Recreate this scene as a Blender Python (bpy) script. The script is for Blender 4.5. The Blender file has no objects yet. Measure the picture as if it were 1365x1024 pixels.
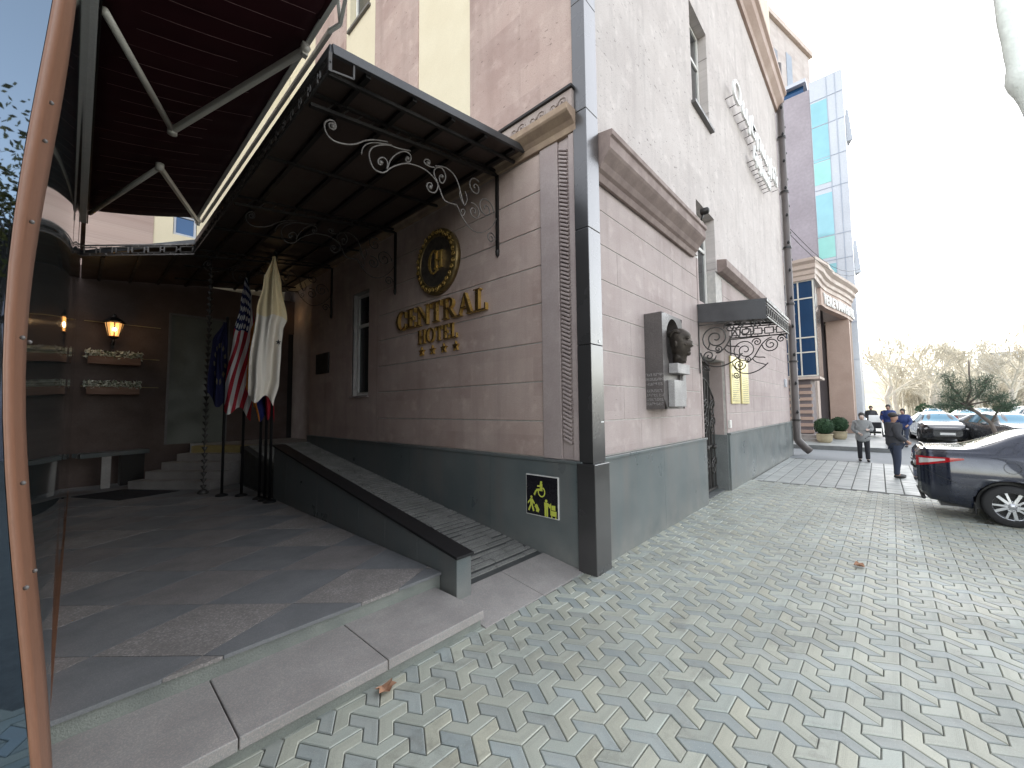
import bpy, bmesh, math, random
from math import sin, cos, pi, radians, sqrt, exp, atan2
from mathutils import Vector, Matrix
random.seed(7)
scene = bpy.context.scene
COL = scene.collection

# ------------------------------------------------------------------ materials
def N(nt, typ, **kw):
    n = nt.nodes.new(typ)
    for k, v in kw.items():
        if k in n.inputs.keys(): n.inputs[k].default_value = v
        else: setattr(n, k, v)
    return n

def base(name, col, rough=.6, metal=0., spec=.5):
    m = bpy.data.materials.new(name); m.use_nodes = True
    nt = m.node_tree; b = nt.nodes['Principled BSDF']
    b.inputs['Base Color'].default_value = (*col, 1)
    b.inputs['Roughness'].default_value = rough
    b.inputs['Metallic'].default_value = metal
    b.inputs['Specular IOR Level'].default_value = spec
    return m, nt, b

def mixc(nt, fac, a, b, blend='MIX'):
    n = nt.nodes.new('ShaderNodeMix'); n.data_type = 'RGBA'; n.blend_type = blend
    for s, v in ((0, fac), (6, a), (7, b)):
        if hasattr(v, 'is_linked') or hasattr(v, 'links'): nt.links.new(v, n.inputs[s])
        else: n.inputs[s].default_value = v if s == 0 else (*v, 1)
    return n.outputs[2]

def ramp(nt, src, p0, p1, c0=0., c1=1.):
    r = nt.nodes.new('ShaderNodeMapRange'); nt.links.new(src, r.inputs[0])
    r.inputs[1].default_value = p0; r.inputs[2].default_value = p1
    r.inputs[3].default_value = c0; r.inputs[4].default_value = c1
    return r.outputs[0]

def noise(nt, scale, detail=4, vec=None, rough=.55):
    n = nt.nodes.new('ShaderNodeTexNoise'); n.inputs['Scale'].default_value = scale
    n.inputs['Detail'].default_value = detail; n.inputs['Roughness'].default_value = rough
    if vec: nt.links.new(vec, n.inputs['Vector'])
    return n.outputs['Fac']

def objvec(nt, scale=(1, 1, 1), rot=(0, 0, 0)):
    t = nt.nodes.new('ShaderNodeTexCoord'); mp = nt.nodes.new('ShaderNodeMapping')
    mp.inputs['Scale'].default_value = scale; mp.inputs['Rotation'].default_value = rot
    nt.links.new(t.outputs['Object'], mp.inputs['Vector']); return mp.outputs['Vector']

def bump(nt, b, h, strength=.3, dist=.01, prev=None):
    n = nt.nodes.new('ShaderNodeBump'); n.inputs['Strength'].default_value = strength
    n.inputs['Distance'].default_value = dist; nt.links.new(h, n.inputs['Height'])
    if prev: nt.links.new(prev, n.inputs['Normal'])
    nt.links.new(n.outputs[0], b.inputs['Normal']); return n.outputs[0]

def mottled(name, c0, c1, scale=6, rough=.6, metal=0., fine=60, bstr=.2, spec=.5, bd=.004, streak=None, rvar=.12):
    """two tones mixed by noise, roughness variation and fine bump"""
    m, nt, b = base(name, c0, rough, metal, spec)
    v = objvec(nt, streak or (1, 1, 1))
    f = ramp(nt, noise(nt, scale, 6, v), .34, .66)
    g = noise(nt, fine, 3, objvec(nt))
    c = mixc(nt, f, c0, c1)
    c = mixc(nt, ramp(nt, g, .3, .7, 0, .35), c, tuple(x * .55 for x in c0))
    nt.links.new(c, b.inputs['Base Color'])
    nt.links.new(ramp(nt, f, 0, 1, max(0.02, rough - rvar), min(1, rough + rvar)), b.inputs['Roughness'])
    if bstr: bump(nt, b, g, bstr, bd)
    return m

def granite(name, c0, c1, c2, rough=.45, scale=140, big=3, bstr=.12):
    m, nt, b = base(name, c0, rough)
    v = objvec(nt)
    vo = nt.nodes.new('ShaderNodeTexVoronoi'); vo.inputs['Scale'].default_value = scale; nt.links.new(v, vo.inputs['Vector'])
    sp = nt.nodes.new('ShaderNodeSeparateColor'); nt.links.new(vo.outputs['Color'], sp.inputs[0])
    c = mixc(nt, ramp(nt, sp.outputs[0], .3, .8), c0, c1)
    c = mixc(nt, ramp(nt, sp.outputs[1], .72, .85), c, c2)
    big_n = noise(nt, big, 6, v)
    c = mixc(nt, ramp(nt, big_n, .3, .7, 0, .55), c, tuple(x * .55 for x in c0))
    nt.links.new(c, b.inputs['Base Color'])
    nt.links.new(ramp(nt, big_n, .3, .7, rough - .12, rough + .15), b.inputs['Roughness'])
    bump(nt, b, sp.outputs[2], bstr, .002)
    return m

def tufa(name, axis, c0, c1, c2, bw, bh, pit=1., vrows=True, tone=.8):
    """pitted volcanic facing stone, in blocks that differ in tone; axis = wall normal"""
    m, nt, b = base(name, c0, .85, 0, .25)
    t = nt.nodes.new('ShaderNodeTexCoord'); s = nt.nodes.new('ShaderNodeSeparateXYZ'); nt.links.new(t.outputs['Object'], s.inputs[0])
    cb = nt.nodes.new('ShaderNodeCombineXYZ')
    nt.links.new(s.outputs[1 if axis == 'x' else 0], cb.inputs[0]); nt.links.new(s.outputs[2], cb.inputs[1])
    v = cb.outputs[0]
    br = nt.nodes.new('ShaderNodeTexBrick'); nt.links.new(v, br.inputs['Vector'])
    br.inputs['Scale'].default_value = 1; br.inputs['Brick Width'].default_value = bw; br.inputs['Row Height'].default_value = bh
    br.inputs['Mortar Size'].default_value = .0025; br.inputs['Mortar Smooth'].default_value = .2; br.inputs['Bias'].default_value = 0
    br.inputs['Color1'].default_value = (0, 0, 0, 1); br.inputs['Color2'].default_value = (1, 1, 1, 1); br.inputs['Mortar'].default_value = (.35, .35, .35, 1)
    br.offset = .37; br.squash = 1
    c = mixc(nt, br.outputs['Color'], c0, c1)
    bn = noise(nt, 1.1, 8, v, .65)
    c = mixc(nt, ramp(nt, bn, .35, .7, 0, tone), c, c2)
    mp = nt.nodes.new('ShaderNodeMapping'); mp.inputs['Scale'].default_value = (5.5, 14, 1); mp.inputs['Rotation'].default_value = (0, 0, .35); nt.links.new(v, mp.inputs['Vector'])
    pn = noise(nt, 1.5, 4, mp.outputs[0], .6)
    wob = noise(nt, 1.7, 4, v)
    dd = nt.nodes.new('ShaderNodeMath'); dd.operation = 'ADD'; nt.links.new(pn, dd.inputs[0]); nt.links.new(ramp(nt, wob, .3, .7, -.05, .05), dd.inputs[1])
    lo_ = .695 - .05 * pit
    pits = ramp(nt, dd.outputs[0], lo_, lo_ + .035, 0, 1)
    mp2 = nt.nodes.new('ShaderNodeMapping'); mp2.inputs['Scale'].default_value = (30, 55, 1); nt.links.new(v, mp2.inputs['Vector'])
    vo2 = nt.nodes.new('ShaderNodeTexVoronoi'); vo2.inputs['Scale'].default_value = 1; nt.links.new(mp2.outputs[0], vo2.inputs['Vector'])
    sm = ramp(nt, vo2.outputs['Distance'], .12, .25, .45, 0)
    mx = nt.nodes.new('ShaderNodeMath'); mx.operation = 'MAXIMUM'; nt.links.new(pits, mx.inputs[0]); nt.links.new(sm, mx.inputs[1])
    ml = nt.nodes.new('ShaderNodeMath'); ml.operation = 'MULTIPLY'; nt.links.new(mx.outputs[0], ml.inputs[0]); ml.inputs[1].default_value = .75 * pit
    c = mixc(nt, ml.outputs[0], c, tuple(x * .32 for x in c0))
    fine = noise(nt, 70, 4, v)
    c = mixc(nt, ramp(nt, fine, .35, .65, 0, .3), c, tuple(x * .55 for x in c0))
    mp3 = nt.nodes.new('ShaderNodeMapping'); mp3.inputs['Scale'].default_value = (2.6, .22, 1); nt.links.new(v, mp3.inputs['Vector'])
    c = mixc(nt, ramp(nt, noise(nt, 1.4, 6, mp3.outputs[0], .6), .5, .78, 0, .42), c, tuple(x * .5 for x in c0))
    c = mixc(nt, ramp(nt, noise(nt, 3.3, 5, v, .6), .55, .75, 0, .35), c, tuple(min(.8, x * 1.3) for x in c2))
    nt.links.new(c, b.inputs['Base Color'])
    inv = nt.nodes.new('ShaderNodeMath'); inv.operation = 'SUBTRACT'; inv.inputs[0].default_value = 1; nt.links.new(ml.outputs[0], inv.inputs[1])
    p = bump(nt, b, inv.outputs[0], .5, .012)
    bump(nt, b, fine, .25, .004, p)
    return m

M = {}
M['tufa_side'] = tufa('tufa_side', 'x', (.44, .325, .285), (.32, .225, .20), (.50, .40, .355), .95, .42)
M['tufa_front'] = tufa('tufa_front', 'y', (.51, .46, .435), (.44, .395, .375), (.575, .53, .505), 1.3, .52, 1.15)
M['tufa_course_side'] = tufa('tufa_course_side', 'x', (.46, .345, .30), (.37, .27, .235), (.55, .445, .395), 1.25, .515, .25)
M['tufa_course_front'] = tufa('tufa_course_front', 'y', (.41, .34, .32), (.345, .28, .265), (.48, .415, .395), 1.45, .463, .4)
M['joint'] = mottled('joint', (.55, .52, .48), (.42, .40, .38), 9, .85, bstr=.1)
M['tufa_plain'] = mottled('tufa_plain', (.40, .33, .31), (.34, .275, .26), 3, .85, fine=55, bstr=.35)
M['brown_stone'] = mottled('brown_stone', (.27, .205, .18), (.20, .15, .135), 4, .8, fine=40, bstr=.3)
M['ochre_stone'] = mottled('ochre_stone', (.36, .265, .18), (.25, .175, .13), 4, .8, fine=40, bstr=.3)
M['frieze_stone'] = mottled('frieze_stone', (.36, .30, .27), (.30, .24, .22), 5, .8, fine=50, bstr=.3)
M['cream'] = mottled('cream', (.70, .63, .47), (.66, .585, .43), 1.2, .85, fine=120, bstr=.1)
def plinth_mat():
    m, nt, b = base('plinth_granite', (.10, .115, .115), .32)
    v = objvec(nt); f = noise(nt, 1.3, 7, v); st = noise(nt, 2.2, 5, objvec(nt, (1.6, 1.6, .25)))
    fine = noise(nt, 160, 2, v)
    c = mixc(nt, ramp(nt, f, .3, .7), (.075, .095, .098), (.135, .15, .147))
    c = mixc(nt, ramp(nt, st, .45, .75, 0, .55), c, (.15, .135, .125))
    c = mixc(nt, ramp(nt, fine, .5, .75, 0, .5), c, (.21, .22, .215))
    nt.links.new(c, b.inputs['Base Color'])
    tc = nt.nodes.new('ShaderNodeTexCoord'); sz = nt.nodes.new('ShaderNodeSeparateXYZ'); nt.links.new(tc.outputs['Object'], sz.inputs[0])
    dz = nt.nodes.new('ShaderNodeMath'); dz.operation = 'MULTIPLY'; nt.links.new(ramp(nt, sz.outputs[2], .02, .4, .75, 0), dz.inputs[0]); nt.links.new(ramp(nt, noise(nt, 4, 6, v), .3, .7, .2, 1), dz.inputs[1])
    c = mixc(nt, dz.outputs[0], c, (.23, .225, .205))
    nt.links.new(c, b.inputs['Base Color'])
    nt.links.new(ramp(nt, f, .3, .7, .24, .5), b.inputs['Roughness'])
    bump(nt, b, fine, .08, .002); return m
M['plinth'] = plinth_mat()
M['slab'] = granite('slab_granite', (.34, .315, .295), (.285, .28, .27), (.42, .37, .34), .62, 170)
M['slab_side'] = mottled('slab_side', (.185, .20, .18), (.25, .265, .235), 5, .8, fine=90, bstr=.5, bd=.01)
M['tile_dark'] = granite('tile_dark', (.18, .185, .19), (.205, .208, .212), (.24, .24, .24), .48, 190, 2.2, .06)
M['tile_pink'] = granite('tile_pink', (.255, .232, .215), (.205, .192, .184), (.36, .33, .31), .75, 95, 3, .5)
M['tile_mid'] = granite('tile_mid', (.20, .187, .182), (.225, .212, .205), (.28, .25, .235), .6, 140, 2.6, .2)
M['grout'] = mottled('grout', (.06, .06, .055), (.09, .09, .08), 12, .9)
M['grout_light'] = mottled('grout_light', (.10, .10, .09), (.15, .15, .135), 9, .95)
M['kerb_stone'] = granite('kerb_stone', (.13, .14, .14), (.17, .18, .175), (.22, .225, .22), .45, 150)
M['cap_black'] = mottled('cap_black', (.009, .009, .010), (.013, .013, .014), 3, .5, fine=80, bstr=0, rvar=.04, spec=.3)
M['ramp_rib'] = granite('ramp_rib', (.19, .19, .175), (.25, .25, .235), (.30, .29, .27), .8, 120, 3, .5)
M['ramp_dark'] = mottled('ramp_dark', (.05, .053, .052), (.075, .078, .075), 6, .7)
M['clad'] = mottled('clad_metal', (.042, .040, .040), (.056, .053, .053), 1.2, .24, .25, fine=200, bstr=.02)
for _m in ('clad',):
    _b = M[_m].node_tree.nodes['Principled BSDF']; _b.inputs['Coat Weight'].default_value = 1; _b.inputs['Coat Roughness'].default_value = .34; _b.inputs['Coat IOR'].default_value = 1.6
M['pipe_brown'] = mottled('pipe_brown', (.075, .062, .058), (.11, .092, .086), 2, .5, 0, fine=60, bstr=.05)
M['black_metal'] = mottled('black_metal', (.014, .013, .013), (.03, .026, .024), 4, .45, .3, fine=90, bstr=.06)
M['grey_metal'] = mottled('grey_metal', (.06, .06, .063), (.085, .085, .088), 3, .42, .4, fine=90, bstr=.04)
M['iron'] = mottled('wrought_iron', (.05, .048, .046), (.09, .082, .076), 20, .5, .45, fine=160, bstr=.2)
M['iron_light'] = mottled('iron_light', (.20, .185, .17), (.13, .115, .105), 14, .5, .4, fine=160, bstr=.2)
M['canopy_panel'] = mottled('canopy_panel', (.05, .035, .029), (.068, .047, .038), 1.5, .5, fine=40, bstr=.05)
M['alu'] = mottled('aluminium', (.66, .64, .57), (.58, .56, .5), 3, .42, .1, fine=120, bstr=.03)
M['white_alu'] = mottled('white_alu', (.66, .66, .62), (.58, .58, .54), 3, .4, 0, fine=120, bstr=.03)
def awning_mat():
    m, nt, b = base('awning_fabric', (.045, .006, .010), .75, 0, .2)
    v = objvec(nt, (40, 900, 1)); f = noise(nt, 1, 2, v)
    nt.links.new(mixc(nt, f, (.036, .005, .009), (.022, .0035, .006)), b.inputs['Base Color'])
    bump(nt, b, f, .15, .001); return m
M['awning'] = awning_mat()
M['seam'] = mottled('seam', (.22, .13, .13), (.16, .09, .09), 9, .7)
M['post'] = mottled('post_paint', (.21, .098, .056), (.165, .08, .05), 1.5, .5, 0, fine=60, bstr=.03)
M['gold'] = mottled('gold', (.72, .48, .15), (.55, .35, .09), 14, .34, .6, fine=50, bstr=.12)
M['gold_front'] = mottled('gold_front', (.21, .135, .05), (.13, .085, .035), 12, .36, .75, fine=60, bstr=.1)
M['gold_dark'] = mottled('gold_dark', (.27, .19, .075), (.12, .085, .04), 7, .36, .7, fine=34, bstr=.5, bd=.012)
M['brass_plate'] = mottled('brass_plate', (.80, .72, .38), (.74, .66, .34), 2, .38, .6, fine=120, bstr=.02)
M['bronze'] = mottled('bronze', (.16, .135, .112), (.08, .068, .058), 9, .42, .6, fine=40, bstr=.3)
M['plaque'] = granite('plaque_stone', (.085, .074, .071), (.11, .097, .093), (.15, .138, .132), .38, 180, 2, .05)
M['plaque_light'] = granite('plaque_light', (.36, .345, .335), (.30, .285, .275), (.45, .43, .42), .6, 150, 3, .2)
M['white'] = mottled('white_paint', (.78, .78, .76), (.70, .70, .68), 3, .5, bstr=.03)
M['frame_white'] = mottled('frame_white', (.76, .745, .70), (.68, .66, .62), 4, .45, bstr=.03)
M['frame_dark'] = mottled('frame_dark', (.10, .095, .09), (.14, .13, .125), 4, .45, bstr=.03)
def glass_dark(name, col, rough=.03, metal=0., ior=1.5):
    m, nt, b = base(name, col, rough, metal, .6); b.inputs['IOR'].default_value = ior
    f = noise(nt, .9, 3, objvec(nt)); nt.links.new(mixc(nt, f, col, tuple(x * .7 for x in col)), b.inputs['Base Color'])
    bump(nt, b, noise(nt, .7, 1, objvec(nt)), .05, .02); return m
M['glass'] = glass_dark('window_glass', (.02, .024, .028))
M['kiosk_glass'] = glass_dark('kiosk_glass', (.012, .017, .018), .035, 0, 1.6)
M['mirror_glass'] = glass_dark('mirror_glass', (.15, .20, .26), .015, 1.)
M['blue_glass'] = glass_dark('blue_glass', (.012, .06, .15), .04, .35)
M['teal_glass'] = glass_dark('teal_glass', (.25, .50, .56), .08, .1)
M['teal_pale'] = glass_dark('teal_pale', (.30, .62, .58), .12, 0)
M['sky_glass'] = glass_dark('sky_glass', (.75, .78, .80), .05, .9)
M['asphalt'] = mottled('asphalt', (.20, .215, .22), (.235, .245, .25), 1.2, .8, fine=220, bstr=.4)
M['earth'] = mottled('earth', (.13, .125, .105), (.18, .165, .13), .5, .9, fine=14, bstr=.3)
M['hill'] = mottled('hillside', (.42, .37, .24), (.30, .29, .18), .09, .95, fine=.8, bstr=.3)
M['brick_purple'] = mottled('brick_purple', (.33, .295, .325), (.29, .26, .285), .35, .85, fine=6, bstr=.2)  # brick lightened, the haze over the distant tower put into its colour
M['tower_stone'] = tufa('tower_stone', 'x', (.50, .44, .42), (.42, .36, .34), (.56, .52, .50), 1.2, .6, .5)
M['panel_grey'] = mottled('panel_grey', (.47, .49, .53), (.43, .45, .49), .3, .4, .2, fine=20, bstr=.02)
M['yellow_wall'] = mottled('yellow_wall', (.70, .60, .30), (.66, .56, .28), .8, .8)
M['portico'] = mottled('portico_stone', (.42, .30, .24), (.37, .26, .21), 1.2, .6, fine=18, bstr=.1)
M['portico_light'] = mottled('portico_light', (.52, .43, .37), (.47, .38, .33), 1.2, .6, fine=18, bstr=.1)
M['portico_dark'] = mottled('portico_dark', (.14, .115, .12), (.18, .15, .155), 1.2, .5, fine=18, bstr=.05)
M['bark_flared'] = mottled('bark_flared', (.80, .82, .77), (.72, .75, .69), 2.2, .8, fine=18, bstr=.5, bd=.02, streak=(1, 1, .5))  # flare and overexposure put into the bark colour as near white
M['bark_dark'] = mottled('bark_dark', (.16, .13, .11), (.10, .085, .075), 6, .9, fine=40, bstr=.5)
M['twig_hazed'] = mottled('twig_hazed', (.74, .70, .60), (.64, .60, .51), 1.5, .9, fine=9, bstr=0)  # bare-tree tones lightened to stand in for distance haze
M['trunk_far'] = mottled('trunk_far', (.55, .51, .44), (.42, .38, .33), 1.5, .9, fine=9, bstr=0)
def leaf_mat(name, c0, c1):
    m, nt, b = base(name, c0, .7, 0, .25)
    a = nt.nodes.new('ShaderNodeVertexColor'); a.layer_name = 'Col'
    sp = nt.nodes.new('ShaderNodeSeparateColor'); nt.links.new(a.outputs[0], sp.inputs[0])
    nt.links.new(mixc(nt, sp.outputs[0], c0, c1), b.inputs['Base Color']); return m
M['leaf_dark'] = leaf_mat('leaf_dark', (.015, .04, .018), (.045, .09, .04))
M['leaf_pine'] = leaf_mat('leaf_pine', (.05, .085, .06), (.11, .15, .10))
M['leaf_autumn'] = leaf_mat('leaf_autumn', (.10, .11, .03), (.26, .22, .07))
M['leaf_white'] = leaf_mat('leaf_white', (.10, .14, .08), (.75, .75, .68))
M['dry_leaf'] = mottled('dry_leaf', (.42, .24, .15), (.30, .15, .08), 20, .8)
M['skin'] = mottled('skin', (.42, .25, .18), (.36, .2, .14), 12, .55, bstr=.03)
M['skin_pale'] = mottled('skin_pale', (.55, .42, .36), (.5, .37, .31), 12, .6, bstr=.03)
M['hair'] = mottled('hair', (.02, .017, .015), (.04, .032, .028), 30, .6)
M['coat_grey'] = mottled('coat_grey', (.27, .275, .27), (.20, .205, .21), 7, .9, fine=120)
M['coat_dark'] = mottled('coat_dark', (.035, .037, .045), (.055, .055, .062), 7, .75, fine=120)
M['coat_blue'] = mottled('coat_blue', (.015, .035, .14), (.03, .055, .19), 7, .7, fine=120)
M['cloth_black'] = mottled('cloth_black', (.014, .015, .019), (.025, .026, .032), 7, .85, fine=120)
M['cloth_navy'] = mottled('cloth_navy', (.03, .04, .07), (.045, .055, .085), 7, .85, fine=120)
M['shoe'] = mottled('shoe', (.015, .014, .013), (.03, .028, .026), 9, .5)
M['rubber'] = mottled('rubber', (.016, .016, .017), (.028, .028, .029), 9, .8, fine=60)
M['wheel_alloy'] = mottled('wheel_alloy', (.55, .56, .58), (.48, .49, .51), 5, .3, .75, bstr=.02)
def carpaint(name, col, fl=.25):
    m, nt, b = base(name, col, .28, fl); b.inputs['Coat Weight'].default_value = 1; b.inputs['Coat Roughness'].default_value = .04
    f = noise(nt, 1.8, 5, objvec(nt)); nt.links.new(mixc(nt, ramp(nt, f, .3, .7), col, tuple(x * .82 + .006 for x in col)), b.inputs['Base Color'])
    nt.links.new(ramp(nt, noise(nt, 6, 5, objvec(nt)), .3, .7, .2, .36), b.inputs['Roughness']); return m
M['paint_navy'] = carpaint('paint_navy', (.007, .011, .028), .35)
M['paint_white'] = carpaint('paint_white', (.72, .72, .72), 0)
M['paint_silver'] = carpaint('paint_silver', (.48, .49, .50), .5)
M['paint_grey'] = carpaint('paint_grey', (.10, .105, .11), .3)
M['paint_black'] = carpaint('paint_black', (.015, .016, .02), .2)
M['chrome'] = mottled('chrome', (.75, .75, .76), (.68, .68, .70), 5, .12, 1., bstr=0)
M['lamp_red'] = glass_dark('lamp_red', (.42, .012, .018), .08)
M['lamp_clear'] = glass_dark('lamp_clear', (.62, .60, .58), .1)
M['car_glass'] = glass_dark('car_glass', (.012, .015, .02), .02)
M['car_glass_blue'] = glass_dark('car_glass_blue', (.16, .32, .42), .05, .4)
M['plastic'] = mottled('plastic', (.02, .02, .021), (.03, .03, .031), 6, .55)
M['sign_black'] = mottled('sign_black', (.012, .011, .015), (.02, .018, .022), 3, .12, bstr=0)
M['sign_green'] = mottled('sign_green', (.62, .66, .10), (.55, .58, .08), 8, .5, bstr=0)
M['stone_pot'] = mottled('stone_pot', (.42, .36, .24), (.34, .28, .18), 6, .8, fine=30, bstr=.4)
M['wood_box'] = mottled('wood_box', (.20, .10, .06), (.15, .075, .045), 3, .6, streak=(1, 8, 8))
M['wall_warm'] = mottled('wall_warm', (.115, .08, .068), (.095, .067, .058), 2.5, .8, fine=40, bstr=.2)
M['door_green'] = mottled('door_green', (.11, .12, .10), (.095, .105, .085), 2, .5)
M['interior'] = mottled('interior', (.02, .018, .017), (.03, .027, .025), 2, .8)
M['threshold'] = mottled('threshold', (.42, .34, .14), (.36, .28, .12), 4, .6)
M['pale_orange'] = mottled('pale_orange', (.68, .52, .42), (.64, .48, .38), .2, .9, fine=2, bstr=0)
M['pale_blue'] = mottled('pale_blue', (.36, .40, .47), (.32, .36, .43), .2, .9, fine=2, bstr=0)
def emis(name, col, s):
    m, nt, b = base(name, col, .4); f = noise(nt, 8, 2, objvec(nt))
    nt.links.new(mixc(nt, f, col, tuple(x * .8 for x in col)), b.inputs['Emission Color'])
    b.inputs['Emission Strength'].default_value = s; return m
M['lantern_glow'] = emis('lantern_glow', (1., .5, .16), .9)
M['lantern_bulb'] = emis('lantern_bulb', (1., .78, .45), 30)

def paver_mat():
    m, nt, b = base('paver_concrete', (.3, .3, .3), .75, 0, .5)
    a = nt.nodes.new('ShaderNodeVertexColor'); a.layer_name = 'Col'
    v = objvec(nt); fine = noise(nt, 150, 3, v); big = noise(nt, .8, 6, v); mid = noise(nt, 7, 5, v)
    c = mixc(nt, ramp(nt, fine, .35, .7, 0, .35), a.outputs[0], (.20, .21, .20))
    c = mixc(nt, ramp(nt, big, .42, .7, 0, .4), c, (.17, .175, .155))
    c = mixc(nt, ramp(nt, noise(nt, 2.3, 8, v, .7), .56, .66, 0, .4), c, (.13, .13, .115))
    c = mixc(nt, ramp(nt, mid, .5, .75, 0, .3), c, (.40, .39, .33))
    vo = nt.nodes.new('ShaderNodeTexVoronoi'); vo.inputs['Scale'].default_value = 55; nt.links.new(v, vo.inputs['Vector'])
    c = mixc(nt, ramp(nt, vo.outputs['Distance'], .1, .16, .5, 0), c, (.50, .50, .44))
    nt.links.new(c, b.inputs['Base Color'])
    nt.links.new(ramp(nt, big, .3, .7, .42, .62), b.inputs['Roughness'])
    uv = nt.nodes.new('ShaderNodeUVMap'); uv.uv_map = 'UV'
    mp = nt.nodes.new('ShaderNodeMapping'); mp.inputs['Scale'].default_value = (11, 4.2, 1); nt.links.new(uv.outputs[0], mp.inputs['Vector'])
    br = nt.nodes.new('ShaderNodeTexBrick'); nt.links.new(mp.outputs[0], br.inputs['Vector']); br.inputs['Scale'].default_value = 1
    br.inputs['Brick Width'].default_value = .62; br.inputs['Row Height'].default_value = .5; br.inputs['Mortar Size'].default_value = .085
    s = nt.nodes.new('ShaderNodeSeparateXYZ'); nt.links.new(uv.outputs[0], s.inputs[0])
    band = nt.nodes.new('ShaderNodeMath'); band.operation = 'COMPARE'; nt.links.new(s.outputs[1], band.inputs[0]); band.inputs[1].default_value = .3; band.inputs[2].default_value = .17
    al = nt.nodes.new('ShaderNodeMath'); al.operation = 'MULTIPLY'; nt.links.new(band.outputs[0], al.inputs[0]); nt.links.new(br.outputs['Fac'], al.inputs[1])
    al2 = nt.nodes.new('ShaderNodeMath'); al2.operation = 'MULTIPLY'; nt.links.new(al.outputs[0], al2.inputs[0]); nt.links.new(a.outputs[1], al2.inputs[1])
    c = mixc(nt, ramp(nt, al2.outputs[0], 0, 1, 0, .16), c, (.13, .135, .12)); nt.links.new(c, b.inputs['Base Color'])
    p = bump(nt, b, al2.outputs[0], .4, -.003)
    p = bump(nt, b, fine, .35, .003, p)
    bump(nt, b, mid, .25, .006, p)
    return m
M['paver'] = paver_mat()
M['slab_paver'] = mottled('slab_paver', (.37, .385, .365), (.31, .325, .315), 2, .5, fine=90, bstr=.3)

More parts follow.
